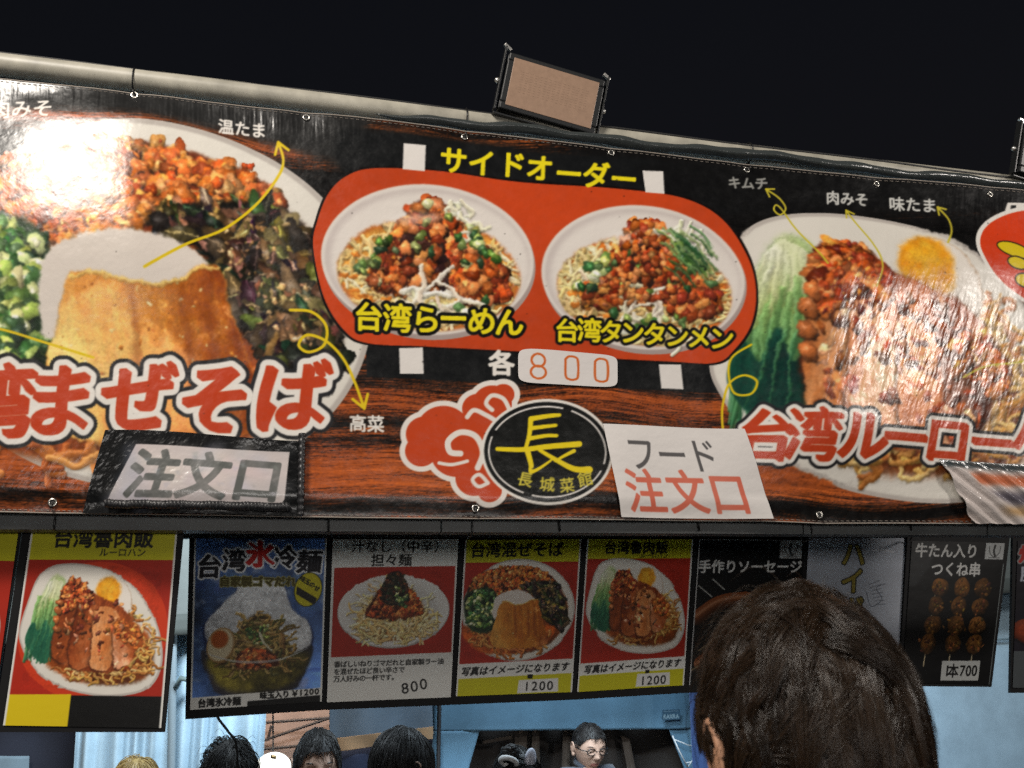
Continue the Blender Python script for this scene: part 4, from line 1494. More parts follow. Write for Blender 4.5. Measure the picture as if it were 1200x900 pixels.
def tie(gx, gy, top, label):
    """A black cable tie through an eyelet and round the pipe or the rail."""
    g = ban(np.array([gx]), np.array([gy]), 0.004)[0]
    if top:
        c = pipe_at(gx)
        a = np.linspace(-0.62*math.pi, 0.95*math.pi, 22)
        loop = np.stack([np.full(22, c[0]), c[1]-0.0315*np.cos(a), c[2]+0.0315*np.sin(a)], -1)
        mid = np.array([[g[0], g[1]-0.001, g[2]], [g[0]+(c[0]-g[0])*0.3, g[1]-0.002, g[2]+0.012]])
        keep = loop[:, 2] > g[2]+0.010
        P = np.concatenate([mid, loop[keep]])
    else:
        z = BEAM_Z
        P = np.array([[g[0], g[1]-0.001, g[2]], [g[0], g[1]-0.004, g[2]-0.012], [g[0], BEAM_Y-0.028, z[0]-0.004], [g[0], BEAM_Y-0.026, z[1]], [g[0], BEAM_Y, z[1]-0.004], [g[0], BEAM_Y+0.026, z[1]], [g[0], BEAM_Y+0.026, z[0]], [g[0], BEAM_Y-0.01, z[0]+0.006]])
    P = spline(P, False, 5)
    root = thing('cable_tie', g, label, 'cable tie', 'black ties holding the banner')
    bk = mat('black_nylon', (0.012, 0.012, 0.013), 0.35)
    MB().tube(P, 0.0021, 8, flat=0.7).build('strap', bk, root, True)
    e = P[min(10, len(P)-1)]
    m = MB().box(e+np.array([0, -0.003, 0]), (0.007, 0.006, 0.008), bev=0.001)
    m.tube([e+np.array([0.002, -0.004, 0]), e+np.array([0.014, -0.010, 0.006]), e+np.array([0.024, -0.010, 0.001])], 0.0013, 6)
    m.build('head', bk, root)
    return root


BEAM_Y = 2.075
RY = 2.60           # depth of the row of menu boards
BEAM_Z = (pt(600, 603, BEAM_Y)[2], pt(600, 627, BEAM_Y)[2])


def build_rails():
    # metal rail behind the lower edge of the banner
    m = MB()
    a, b = pt(-200, 597, BEAM_Y), pt(1400, 613, BEAM_Y)
    a2, b2 = pt(-200, 621, BEAM_Y), pt(1400, 630, BEAM_Y)
    root = thing('support_rail', (a+b)/2, 'dark grey metal rail running under the lower edge of the banner', 'rail')
    cuts = [0, 0.36, 0.63, 0.79, 1.0]
    steel = mat('dark_rail', (0.10, 0.105, 0.105), 0.5, vary=0.25, vscale=6, bump=0.1, bscale=30)
    for c0, c1 in zip(cuts[:-1], cuts[1:]):
        s = MB()
        V = []
        for c in (c0+0.0006, c1-0.0006):
            hi, lo = a+(b-a)*c, a2+(b2-a2)*c
            for dy in (-0.022, 0.022):
                V += [lo+np.array([0, dy, 0]), hi+np.array([0, dy, 0])]
        s.add(V, [[0, 1, 3, 2], [4, 6, 7, 5], [0, 4, 5, 1], [2, 3, 7, 6], [1, 5, 7, 3], [0, 2, 6, 4]])
        s.build('rail_length', steel, root)
    # black hanging bar the menu boards are fixed to
    r = thing('hanging_bar', pt(700, 628, RY-0.02), 'black hanging bar along the top of the row of menu boards', 'bar')
    a, b = pt(214, 626, RY), pt(1400, 625, RY)
    V = []
    for c in (a, b):
        for dy in (-0.010, 0.012):
            for dz in (-0.012, 0.030):
                V.append(c+np.array([0, dy, dz]))
    MB().add(V, [[0, 1, 3, 2], [4, 6, 7, 5], [0, 4, 5, 1], [2, 3, 7, 6], [1, 5, 7, 3], [0, 2, 6, 4]]).build('bar', mat('black_bar', (0.015, 0.015, 0.016), 0.5), r)
    # cords that carry the bar
    cord = mat('black_cord', (0.012, 0.012, 0.012), 0.6)
    for x in (385, 655, 818, 1066):
        p0 = pt(x, 609, BEAM_Y-0.028)
        p1 = pt(x, 633, RY-0.02)
        MB().tube([p0+np.array([0, 0.02, 0.012]), p0, p0+np.array([0.001, 0.0, -0.026]), p1+np.array([0, -0.02, 0.012]), p1], 0.0024, 6).build('cord', cord, r, True)


def floodlight(corners, Y, tilt, label):
    """LED floodlight; corners: its face in picture units (TL, TR, BR, BL), on a plane leaning by tilt."""
    c0 = pt(np.mean([q[0] for q in corners]), np.mean([q[1] for q in corners]), Y)
    n = np.array([0, -math.cos(tilt), -math.sin(tilt)])
    W = []
    for x, y in corners:
        d = ray([x], [y])[0]
        W.append(CAM+d*((c0-CAM)@n)/(d@n))
    W = np.array(W)
    ux = (W[1]-W[0]+W[2]-W[3])/2
    w = np.linalg.norm(ux)
    ux = ux/w
    ux -= n*(ux@n)
    ux /= np.linalg.norm(ux)
    uz = np.cross(ux, n)
    if uz[2] < 0:
        uz = -uz
    h = abs(((W[0]-W[3])+(W[1]-W[2]))@uz)/2
    lean = ((W[0]-W[3])+(W[1]-W[2]))@ux/2/h          # the lamp is skewed on its bracket: turn it a little instead
    a = math.atan(lean)*0.55
    ux, uz = ux*math.cos(a)-uz*math.sin(a), uz*math.cos(a)+ux*math.sin(a)
    Rm = np.stack([ux, -n, uz], -1)
    c = W.mean(0)
    root = thing('floodlight', c, label, 'floodlight', 'floodlights along the pipe')
    blk = mat('lamp_housing', (0.014, 0.015, 0.016), 0.42, bump=0.15, bscale=120)
    body = MB()
    body.box(c-n*0.016, (w, 0.030, h), Rm, 0.006)
    for k in range(9):
        body.box(c-n*0.040+ux*(k-4)*w/10, (0.004, 0.022, h*0.8), Rm, 0.001)
    body.build('housing', blk, root)
    rim = MB()
    for s in (-1, 1):
        rim.box(c+n*0.003+uz*s*(h/2-0.011), (w*0.98, 0.010, 0.020), Rm, 0.003)
        rim.box(c+n*0.0035+ux*s*(w/2-0.014), (0.026, 0.010, h*0.98-0.04), Rm, 0.003)
    rim.build('bezel', blk, root)
    g = MB().box(c+n*0.0075, (w-0.034, 0.004, h-0.026), Rm, 0.001)
    # a field of small square emitters, unlit
    gm = mat('lamp_plate', (0.33, 0.215, 0.15), 0.35, vary=0.10, vscale=60)
    lens = g.build('lens', gm, root)
    d = MB()
    for i in range(15):
        for j in range(9):
            d.box(c+n*0.0092+ux*(i-7)*(w-0.08)/15+uz*(j-4+0.8)*(h-0.08)/11, (0.0060, 0.0012, 0.0022), Rm)
    d.build('diode_array', mat('diode', (0.33, 0.215, 0.15), 0.35), root).parent = lens
    # U bracket with bright steel ends
    br = MB()
    st = mat('steel_end', (0.72, 0.71, 0.68), 0.35, 0.9)
    for s in (-1, 1):
        p0 = c+ux*s*(w/2+0.008)-n*0.01
        br.box(p0+uz*h*0.04, (0.005, 0.024, h*1.12), Rm, 0.001)
    br.box(c-uz*(h*0.50+0.012)-n*0.012, (w+0.02, 0.024, 0.005), Rm, 0.001)
    brk = br.build('bracket', blk, root)
    for s in (-1, 1):
        e = c+ux*s*(w/2+0.004)+uz*(h*0.60)-n*0.008
        MB().box(e, (0.024, 0.012, 0.008), Rm @ np.array([[math.cos(0.5), 0, -math.sin(0.5)*-1], [0, 1, 0], [-math.sin(0.5), 0, math.cos(0.5)]]), 0.001).build('bracket_end', st, root).parent = brk
        MB().ball(c+ux*s*(w/2+0.014)-n*0.012, (0.008, 0.008, 0.008), 12, 8).build('pivot_bolt', st, root, True).parent = brk
    # stem down to the pipe
    q = c-uz*(h*0.5+0.014)-n*0.012
    px = min(range(-100, 1380, 4), key=lambda x: abs(pipe_at(x)[0]-q[0]))
    MB().tube([q, (q+pipe_at(px))/2+np.array([0, 0.02, 0]), pipe_at(px)+np.array([0, 0, 0.02])], 0.009, 10).build('stem', blk, root, True)
    return root


# ------------------------------------------------------------------ menu boards
PW, PH = 300.0, 400.0


def poster(paper, board, Y, cv, label, canvas_gain=0.92, group='menu boards hanging under the banner', bow=0.004, m=None):
    root = thing('menu_board', pt(*board[3], Y), label, 'menu board', group)
    bq = np.array([pt(x, y, Y) for x, y in board])
    V = np.concatenate([bq, bq+np.array([0, 0.010, 0])])
    s = MB().add(V, [[3, 2, 1, 0], [4, 5, 6, 7], [0, 1, 5, 4], [1, 2, 6, 5], [2, 3, 7, 6], [3, 0, 4, 7]])
    o = s.build('board', mat('black_board', (0.010, 0.010, 0.011), 0.6, bump=0.1, bscale=50, spec=0.15), root)
    U, V, X, Yp = quad_xy(paper, 230, 300)
    P = on_plane(X, Yp, Y).reshape(X.shape+(3,))
    P[..., 1] -= 0.003+bow*np.sin(U*math.pi)*np.sin(V*math.pi)*0.6+0.0006*bil(CR3, U*60, V*80)
    c, ids = sample(cv, U*PW, V*PH, canvas_gain)
    print_mesh(P, c, ids, ['paper']+cv.names[1:], m or LAMPRINT, root)
    return root


def new_poster(col):
    cv = Canvas(0, 0, PW, PH, 2.0, col)
    return cv, Pen(cv)


PY = (0.77, 0.75, 0.12)
PWHT = (0.88, 0.88, 0.86)
INK = (0.06, 0.06, 0.06)
PRED = (0.67, 0.165, 0.10)


def frame_white(p):
    for q in ([(0, 0), (4, 0), (4, 400), (0, 400)], [(296, 0), (300, 0), (300, 400), (296, 400)]):
        p.poly(q, PWHT)


def poster_lurohan(near):
    cv, p = new_poster(PRED)
    p.poly([(0, 0), (300, 0), (300, 400), (0, 400)], PRED, tex=0.02)
    p.rid = cv.reg('title_band')
    b = 58 if near else 52
    p.poly([(0, 0), (300, 0), (300, b), (0, b)], PY, tex=0.02)
    p.rid = cv.reg('lettering')
    if near:
        p.text('台湾魯肉飯', (150, 14), 42, INK, weight=1.2, sx=0.98)
        p.text('ルーロハン', (192, 43), 19, INK, weight=0.2)
    else:
        p.text('台湾魯肉飯', (140, 22), 37, INK, weight=1.0, sx=0.98)
        p.text('ルーロハン', (192, 44), 16, INK, weight=0.2)
    p.rid = cv.reg('printed_dish')
    if near:
        d = Pen(cv, 148-1035*0.70, 200-418*0.80, 0.70, 0.80)
        p.poly(ell_pts(150, 204, 147, 142), (0.80, 0.24, 0.12), smooth=True)
    else:
        d = Pen(cv, 150-1035*0.69, 178-418*0.76, 0.69, 0.76)
    d.rid = p.rid
    dish_lurohan(d, 0.8)
    loosen(cv, 24, 70, 276, 326 if near else 300, 1.5, 0.8, 0.5)
    p.rid = cv.reg('price_strip')
    if near:
        p.poly([(0, 336), (300, 336), (300, 400), (0, 400)], INK)
        p.poly([(0, 336), (122, 334), (122, 400), (0, 400)], (0.86, 0.76, 0.10))
    else:
        p.poly([(0, 326), (300, 320), (300, 356), (0, 362)], PWHT)
        p.poly([(0, 358), (300, 354), (300, 400), (0, 400)], PY)
        p.rid = cv.reg('lettering')
        p.text('写真はイメージになります', (152, 340), 24, INK, weight=0.7, slope=-0.02, slant=0.18, sx=0.95)
        p.rid = cv.reg('price_label')
        p.poly([(166, 362), (258, 362), (260, 396), (164, 396)], (0.86, 0.86, 0.85))
        p.poly([(188, 352), (200, 352), (200, 361), (188, 361)], INK)
        p.text('1200', (212, 380), 33, INK, weight=0.4, step=19)
    frame_white(p)
    return cv


def poster_mazesoba():
    cv, p = new_poster(PRED)
    p.rid = cv.reg('title_band')
    p.poly([(0, 0), (300, 0), (300, 58), (0, 58)], PY, tex=0.02)
    p.rid = cv.reg('lettering')
    p.text('台湾混ぜそば', (135, 26), 41, INK, weight=1.0, sx=0.98)
    p.rid = cv.reg('printed_dish')
    d = Pen(cv, 148-170*0.55, 182-360*0.62, 0.55, 0.62)
    d.rid = p.rid
    dish_mazesoba(d, 0.6)
    loosen(cv, 14, 66, 286, 304, 1.3, 0.8, 0.5)
    p.rid = cv.reg('price_strip')
    p.poly([(0, 318), (300, 312), (300, 350), (0, 356)], PWHT)
    p.poly([(0, 356), (300, 350), (300, 400), (0, 400)], PY)
    p.rid = cv.reg('lettering')
    p.text('写真はイメージになります', (150, 335), 24, INK, weight=0.7, slope=-0.02, slant=0.18, sx=0.97)
    p.rid = cv.reg('price_label')
    p.poly([(160, 364), (262, 362), (264, 397), (158, 398)], (0.86, 0.86, 0.85))
    p.poly([(182, 350), (196, 350), (196, 361), (182, 361)], INK)
    p.text('1200', (212, 380), 33, INK, weight=0.4, step=20)
    frame_white(p)
    return cv


def poster_tantan():
    cv, p = new_poster(PWHT)
    p.rid = cv.reg('lettering')
    p.text('汁なし（中辛）', (160, 18), 33, INK, weight=0.3)
    p.rid = cv.reg('lettering')
    p.text('担々麺', (142, 52), 33, INK, weight=0.5)
    p.rid = cv.reg('red_panel')
    p.poly([(6, 70), (296, 68), (296, 286), (6, 290)], PRED, tex=0.02)
    p.rid = cv.reg('printed_dish')
    p.ell(152, 180, 135, 92, (0.70, 0.68, 0.66))
    p.ell(152, 178, 133, 90, (0.90, 0.89, 0.87))
    p.poly(ell_pts(152, 182, 108, 70), (0.82, 0.81, 0.79), smooth=True, soft=6)
    nd = [(64, 220), (72, 176), (110, 140), (150, 120), (196, 140), (232, 178), (244, 222), (200, 246), (140, 252), (90, 244)]
    p.poly(nd, (0.66, 0.42, 0.18), smooth=True, soft=2)
    p.setclip([(50, 100), (260, 100), (250, 252), (150, 262), (60, 250)], True)
    tangle(p, nd, 260, 4.5, NOOD, 60)
    p.clip = None
    mince(p, [(88, 190), (100, 150), (130, 116), (176, 112), (210, 150), (222, 186), (160, 200)], 240, 5.5, MEATRED)
    mince(p, [(122, 150), (132, 96), (150, 82), (168, 86), (186, 130), (186, 160), (150, 166)], 130, 5, [(0.20, 0.17, 0.12), (0.30, 0.22, 0.14), (0.14, 0.18, 0.12), (0.38, 0.20, 0.12)], (0.1, 0.08, 0.06))
    scallion(p, [(150, 110), (186, 130), (186, 176), (160, 160)], 30, 4.5)
    loosen(cv, 40, 78, 264, 262, 1.4, 0.8, 0.5)
    p.rid = cv.reg('lettering')
    for t, y in (('香ばしいねりゴマだれと自家製ラー油', 308), ('を混ぜたほど良い辛さで', 326), ('万人好みの一杯です。', 344)):
        n = len(t)
        p.text(t, (14+n*15.6/2, y), 16.5, INK, weight=0.35, step=15.6)
    p.rid = cv.reg('lettering')
    p.text('800', [(188, 372), (210, 368), (232, 363)], 38, INK, weight=0.2, rot=-0.16)
    return cv


def poster_ice():
    cv, p = new_poster((0.28, 0.40, 0.62))
    p.poly([(0, 0), (300, 0), (300, 372), (0, 372)], (0.30, 0.42, 0.64), tex=0.28, texk=2, texs=1.3)
    for k in range(150):
        x, y = RNG.uniform(0, 300), RNG.uniform(0, 370)
        p.ell(x, y, RNG.uniform(4, 26), RNG.uniform(2, 9), pick([(0.62, 0.72, 0.86), (0.12, 0.20, 0.42), (0.36, 0.48, 0.70), (0.86, 0.90, 0.95)]), ang=RNG.uniform(-60, 60), soft=2.5, alpha=0.4)
    p.rid = cv.reg('printed_dish')
    ice = [(36, 250), (30, 200), (70, 150), (96, 128), (104, 108), (140, 98), (190, 100), (208, 120), (226, 170), (262, 205), (272, 250), (240, 300), (60, 300)]
    p.poly([(x+(x-150)*0.03, y+3) for x, y in ice], (0.06, 0.10, 0.26), smooth=True, soft=2)
    p.poly(ice, (0.86, 0.87, 0.88), smooth=True, soft=1.5, tex=0.10, texk=0)
    bowl = [(24, 262), (40, 330), (80, 372), (220, 372), (258, 330), (274, 262), (200, 292), (100, 296)]
    p.poly(bowl, (0.20, 0.19, 0.22), smooth=True, soft=2, tex=0.2)
    p.poly([(40, 280), (150, 300), (262, 276), (250, 330), (200, 362), (100, 364), (54, 332)], (0.44, 0.40, 0.16), smooth=True, soft=5, tex=0.25)
    hp = [(70, 300), (86, 250), (120, 200), (150, 180), (180, 200), (214, 250), (226, 290), (160, 316)]
    p.poly(hp, (0.28, 0.20, 0.09), smooth=True, soft=3)
    tangle(p, hp, 190, 5, [(0.66, 0.52, 0.26), (0.48, 0.36, 0.16), (0.74, 0.62, 0.36), (0.36, 0.34, 0.14)], 50, 0.7)
    mince(p, [(100, 300), (120, 262), (170, 268), (200, 300), (150, 314)], 70, 6, [(0.76, 0.36, 0.16), (0.82, 0.52, 0.30), (0.60, 0.28, 0.12)])
    scallion(p, [(120, 210), (180, 210), (170, 250), (130, 250)], 26, 5)
    p.strand([(156, 226), (166, 250), (182, 268)], 5, (0.86, 0.84, 0.72))
    loosen(cv, 30, 130, 270, 366, 1.5, 0.8, 0.6)
    p.ell(66, 252, 32, 42, (0.60, 0.44, 0.24), ang=14)
    p.ell(65, 251, 29, 39, (0.86, 0.80, 0.66), ang=14, soft=2)
    p.ell(63, 238, 20, 21, (0.70, 0.34, 0.10), ang=14, soft=2)
    p.poly([(30, 268), (90, 292), (150, 299), (210, 293), (270, 266), (210, 288), (150, 293), (90, 287)], (0.80, 0.82, 0.84), smooth=True, alpha=0.6)
    p.rid = cv.reg('lettering')
    ol = [(4.0, (0.90, 0.91, 0.92))]
    for ch, x, y, s in (('台', 36, 66, 58), ('湾', 92, 52, 56), ('冷', 206, 46, 58), ('麺', 262, 58, 58)):
        p.text(ch, (x, y), s, (0.05, 0.05, 0.09), weight=0.6, nib=1.8, outl=ol, slant=0.08, warp=0.015)
    p.rid = cv.reg('lettering')
    p.text('氷', (150, 38), 66, (0.74, 0.12, 0.10), weight=0.8, nib=2.6, outl=ol, warp=0.015)
    p.rid = cv.reg('lettering')
    p.text('自家製ゴマだれ', (146, 104), 25, (0.30, 0.27, 0.07), weight=1.2, outl=[(2.0, (0.62, 0.60, 0.40))], slope=0.02)
    p.rid = cv.reg('yellow_badge')
    p.ell(261, 126, 32, 42, (0.28, 0.28, 0.10), ang=8)
    p.ell(261, 126, 30, 40, (0.80, 0.76, 0.14), ang=8)
    p.poly([(236, 118), (282, 148), (276, 164), (234, 136)], (0.14, 0.14, 0.12))
    p.text('味玉のせ', [(248, 100), (259, 107), (270, 115), (281, 124)], 14, INK, weight=0.5, rot=0.5)
    p.rid = cv.reg('caption_strip')
    p.poly([(0, 372), (300, 366), (300, 384), (130, 388), (130, 400), (0, 400)], PWHT)
    p.poly([(130, 388), (300, 384), (300, 400), (130, 400)], INK)
    p.text('台湾氷冷麺', (66, 386), 22, INK, weight=0.9, sx=0.9)
    p.text('味玉入り', (192, 377), 18, INK, weight=0.9, sx=0.95)
    p.text('￥1200', [(238, 376), (252, 375), (264, 375), (276, 374), (288, 374)], 20, INK, weight=0.7)
    frame_white(p)
    return cv


def small_mark(p, x, y, w, h):
    p.poly([(x, y), (x+w, y), (x+w, y+h), (x, y+h)], (0.66, 0.67, 0.67))
    g = (0.20, 0.20, 0.20)
    p.line([(x+w*0.2, y+h*0.2), (x+w*0.25, y+h*0.6), (x+w*0.5, y+h*0.85), (x+w*0.75, y+h*0.6), (x+w*0.8, y+h*0.2)], 2.0, g)
    p.line([(x+w*0.5, y+h*0.15), (x+w*0.46, y+h*0.5), (x+w*0.55, y+h*0.8)], 6, g)
    p.line([(x+w*0.2, y+h*0.9), (x+w*0.8, y+h*0.9)], 1.6, g)


def poster_sausage():
    cv, p = new_poster((0.055, 0.055, 0.06))
    p.rid = cv.reg('lettering')
    p.text('手作りソーセージ', (150, 75), 38, (0.80, 0.80, 0.79), weight=1.3, sx=0.97)
    p.rid = cv.reg('emblem')
    small_mark(p, 232, 2, 62, 50)
    p.rid = cv.reg('printed_dish')
    for k, (x, y) in enumerate(((70, 175), (150, 215), (210, 290), (90, 300))):
        p.strand([(x-60, y+40), (x, y), (x+70, y-10)], 42, (0.42, 0.22, 0.10), spec=0.2, shade=0.7)
        p.line([(x-70, y+48), (x-130, y+90)], 4, (0.5, 0.44, 0.34))
    p.line([(8, 128), (46, 158)], 3.5, (0.62, 0.62, 0.60))
    p.line([(46, 110), (80, 138)], 3.5, (0.62, 0.62, 0.60))
    p.poly([(0, 0), (3, 0), (3, 400), (0, 400)], (0.7, 0.7, 0.7))
    p.poly([(0, 0), (300, 0), (300, 2.5), (0, 2.5)], (0.55, 0.55, 0.55))
    return cv


def poster_highball():
    cv, p = new_poster((0.62, 0.64, 0.68))
    p.poly([(0, 0), (300, 0), (300, 400), (0, 400)], (0.62, 0.64, 0.68), tex=0.05, texk=2)
    p.rid = cv.reg('lettering')
    p.text('ハイボ', [(140, 46), (140, 120), (140, 200)], 76, (0.52, 0.46, 0.17), weight=1.6, outl=[(3.0, (0.12, 0.12, 0.10))])
    p.text('ー', (140, 262), 70, (0.52, 0.46, 0.17), weight=1.6, outl=[(3.0, (0.12, 0.12, 0.10))], rot=1.57)
    p.text('ル', (140, 330), 76, (0.52, 0.46, 0.17), weight=1.6, outl=[(3.0, (0.12, 0.12, 0.10))])
    p.rid = cv.reg('printed_glass')
    for k in range(7):
        p.line([(190+k*4, 130+k*9), (225+k*3, 118+k*11)], 1.6, (0.30, 0.32, 0.36))
    p.line([(184, 150), (200, 190), (232, 170), (214, 140), (240, 128)], 2.4, (0.34, 0.36, 0.40))
    p.line([(200, 38), (230, 34), (262, 40)], 5, (0.74, 0.75, 0.78))
    return cv


def poster_skewer():
    cv, p = new_poster((0.05, 0.05, 0.055))
    p.poly([(0, 0), (70, 0), (70, 60), (20, 130), (0, 130)], (0.14, 0.145, 0.15), soft=4)
    p.rid = cv.reg('lettering')
    p.text('牛たん入り', (112, 26), 42, (0.74, 0.74, 0.73), weight=1.3, sx=0.95)
    p.rid = cv.reg('lettering')
    p.text('つくね串', (146, 78), 42, (0.74, 0.74, 0.73), weight=1.3, sx=0.95)
    p.rid = cv.reg('emblem')
    small_mark(p, 234, 2, 58, 46)
    p.rid = cv.reg('printed_dish')
    for cx, dx in ((100, -10), (170, -6), (238, -4)):
        p.line([(cx+dx*1.2, 120), (cx+dx*3.4, 352)], 3.5, (0.70, 0.64, 0.52))
        for k in range(4):
            x, y = cx+dx*(k*0.75), 130+k*53
            p.blob(x, y, 27, 28, 0.3, (0.33, 0.21, 0.09), rough=0.12, spec=0.06, tex=0.25)
            for q in range(16):
                p.blob(x+RNG.normal()*11, y+RNG.normal()*11, RNG.uniform(3, 8), RNG.uniform(2, 5), RNG.uniform(0, 3), pick([(0.42, 0.28, 0.13), (0.26, 0.15, 0.06), (0.37, 0.24, 0.10)]), rough=0.3, drop=0.15, spec=0.1)
    p.rid = cv.reg('price_label')
    p.poly([(128, 336), (256, 334), (256, 390), (128, 392)], (0.70, 0.71, 0.70))
    p.text('1本700', [(148, 363), (168, 364), (200, 362), (220, 362), (240, 361)], 42, (0.08, 0.08, 0.08), weight=0.9, sx=0.9)
    p.poly([(294, 60), (297, 60), (297, 400), (294, 400)], (0.40, 0.42, 0.42))
    return cv


def poster_edge(kind):
    cv, p = new_poster(PRED)
    if kind == 0:
        p.rid = cv.reg('title_band')
        p.poly([(0, 0), (300, 0), (300, 62), (0, 62)], PY, tex=0.02)
        p.rid = cv.reg('printed_dish')
        dish_ramen(p, 150, 200, 140, 120, 0, 0.8)
        p.rid = cv.reg('price_strip')
        p.poly([(0, 340), (300, 340), (300, 400), (0, 400)], (0.86, 0.76, 0.10))
    else:
        p.poly([(0, 0), (300, 0), (300, 400), (0, 400)], (0.10, 0.09, 0.12), tex=0.1)
        p.rid = cv.reg('printed_dish')
        p.blob(60, 250, 60, 40, 0.3, (0.50, 0.20, 0.10), spec=0.1)
        p.blob(160, 240, 80, 50, 0.0, (0.56, 0.30, 0.12), spec=0.1)
        p.poly([(0, 300), (300, 300), (300, 400), (0, 400)], (0.30, 0.32, 0.33))
        p.rid = cv.reg('lettering')
        p.text('焼', (28, 36), 50, (0.60, 0.14, 0.12), weight=2, outl=[(3, (0.5, 0.5, 0.5))])
        p.text('豚', (30, 90), 44, (0.60, 0.62, 0.66), weight=1.4)
    return cv


def build_posters():
    poster([(-165, 618), (22, 622), (-10, 851), (-210, 850)], [(-175, 610), (27, 613), (-12, 858), (-220, 858)], 2.125, poster_edge(0), 'noodle menu board cut off at the far left, beside the large braised pork menu')
    poster([(37, 623), (208, 623), (189, 853), (4, 850)], [(28, 612), (216, 612), (193, 858), (-8, 858)], 2.12, poster_lurohan(True), 'large bright braised pork rice menu with black and yellow strip along its foot')
    R = RY
    poster([(228, 631), (383, 630), (377, 822), (223, 832)], [(222, 622), (387, 621), (380, 832), (217, 843)], R, poster_ice(), 'dark blue ice noodle menu with a heap of shaved ice')
    poster([(390, 632), (537, 632), (528, 817), (383, 823)], [(387, 621), (541, 621), (531, 826), (380, 832)], R, poster_tantan(), 'white menu with spicy noodles on a red panel, priced 800')
    poster([(545, 633), (681, 632), (670, 811), (534, 816)], [(541, 621), (685, 621), (673, 820), (531, 826)], R, poster_mazesoba(), 'yellow headed menu priced 1200 with dark leaves and scallions round a pork block')
    poster([(688, 632), (812, 632), (801, 803), (676, 811)], [(685, 621), (815, 621), (804, 812), (673, 820)], R, poster_lurohan(False), 'yellow headed menu priced 1200 with bok choy and half an egg')
    poster([(819, 632), (942, 633), (936, 800), (807, 803)], [(815, 621), (944, 621), (938, 809), (804, 812)], R, poster_sausage(), 'black sausage menu half hidden behind the dark haired head')
    poster([(947, 630), (1061, 630), (1055, 800), (939, 800)], [(944, 621), (1064, 621), (1058, 808), (938, 809)], R, poster_highball(), 'pale grey drink menu with yellow upright lettering above the dark haired head', m=PAPERPRINT)
    poster([(1068, 634), (1180, 636), (1160, 802), (1057, 800)], [(1064, 622), (1184, 625), (1162, 805), (1053, 804)], R-0.012, poster_skewer(), 'black skewered meatball menu priced 700, right of the dark haired head')
    poster([(1192, 634), (1340, 638), (1330, 806), (1186, 806)], [(1187, 624), (1346, 628), (1336, 812), (1184, 812)], R-0.012, poster_edge(1), 'dark menu board cut off at the far right edge')


# ------------------------------------------------------------------ people
def skin_graph(verts, edges, radii, sub=1):
    """Grow a smooth body from a stick figure; returns points and faces."""
    me = bpy.data.meshes.new('sticks')
    me.from_pydata([tuple(v) for v in verts], edges, [])
    o = bpy.data.objects.new('sticks', me)
    COL.objects.link(o)
    md = o.modifiers.new('skin', 'SKIN')
    md.use_smooth_shade = True
    for i, d in enumerate(me.skin_vertices[0].data):
        r = radii[i]
        d.radius = (r, r) if np.isscalar(r) else r
        d.use_root = i == 0
    s = o.modifiers.new('sub', 'SUBSURF')
    s.levels = s.render_levels = sub
    bpy.context.view_layer.update()
    ev = bpy.data.meshes.new_from_object(o.evaluated_get(bpy.context.evaluated_depsgraph_get()))
    V = np.array([tuple(v.co) for v in ev.vertices])
    F = [list(p.vertices) for p in ev.polygons]
    bpy.data.objects.remove(o)
    bpy.data.meshes.remove(me)
    bpy.data.meshes.remove(ev)
    return V, F


HEAD_R = np.array([0.074, 0.096, 0.116])


def head_shape(jaw=0.26, nose=1.0, n=72, k=56):
    """Head in its own frame: x to its left-right, y forward (the face), z up, origin mid-head."""
    th = np.linspace(0, math.pi, k+1)
    ph = np.linspace(0, 2*math.pi, n, endpoint=False)
    T, Ph = np.meshgrid(th, ph, indexing='ij')
    d = np.stack([np.sin(T)*np.cos(Ph), np.sin(T)*np.sin(Ph), np.cos(T)], -1)
    V = d*HEAD_R
    x, y, z = V[..., 0].copy(), V[..., 1].copy(), V[..., 2].copy()
    t = np.clip(-z/0.116, 0, 1)
    x *= 1-jaw*t**1.3
    y = np.where(y < 0, y*(1-0.45*t), y*(1-0.10*t))
    y = np.where(y > 0, 0.094*np.sign(y)*(np.abs(y)/0.094)**0.85, y)
    f = sm(0.02, 0.06, y)
    g = lambda cx, cz, sx, sz: np.exp(-((np.abs(x)-cx)/sx)**2-((z-cz)/sz)**2)
    c = lambda cz, sx, sz: np.exp(-(x/sx)**2-((z-cz)/sz)**2)
    dy = -0.010*g(0.031, 0.006, 0.016, 0.011)+0.004*g(0.028, 0.028, 0.020, 0.008)
    dy += nose*(0.010*c(0.0, 0.008, 0.022)+0.019*c(-0.026, 0.0105, 0.012)+0.006*g(0.012, -0.032, 0.007, 0.007))
    dy += 0.006*c(-0.056, 0.020, 0.007)+0.006*c(-0.069, 0.018, 0.006)-0.004*c(-0.0625, 0.022, 0.003)-0.003*c(-0.079, 0.02, 0.006)+0.006*c(-0.096, 0.02, 0.012)
    dy += 0.003*g(0.044, -0.022, 0.016, 0.018)
    y = y+f*dy
    V = np.stack([x, y, z], -1)
    F = []
    lips = []
    for i in range(k):
        for j in range(n):
            F.append([i*n+j, (i+1)*n+j, (i+1)*n+(j+1) % n, i*n+(j+1) % n])
            p = V[i, j]
            lips.append(1 if p[1] > 0.05 and abs(p[0]) < 0.024 and -0.073 < p[2] < -0.052 else 0)
    return V.reshape(-1, 3), F, lips


def rot_z(a):
    return np.array([[math.cos(a), -math.sin(a), 0], [math.sin(a), math.cos(a), 0], [0, 0, 1]])


def rot_x(a):
    return np.array([[1, 0, 0], [0, math.cos(a), -math.sin(a)], [0, math.sin(a), math.cos(a)]])


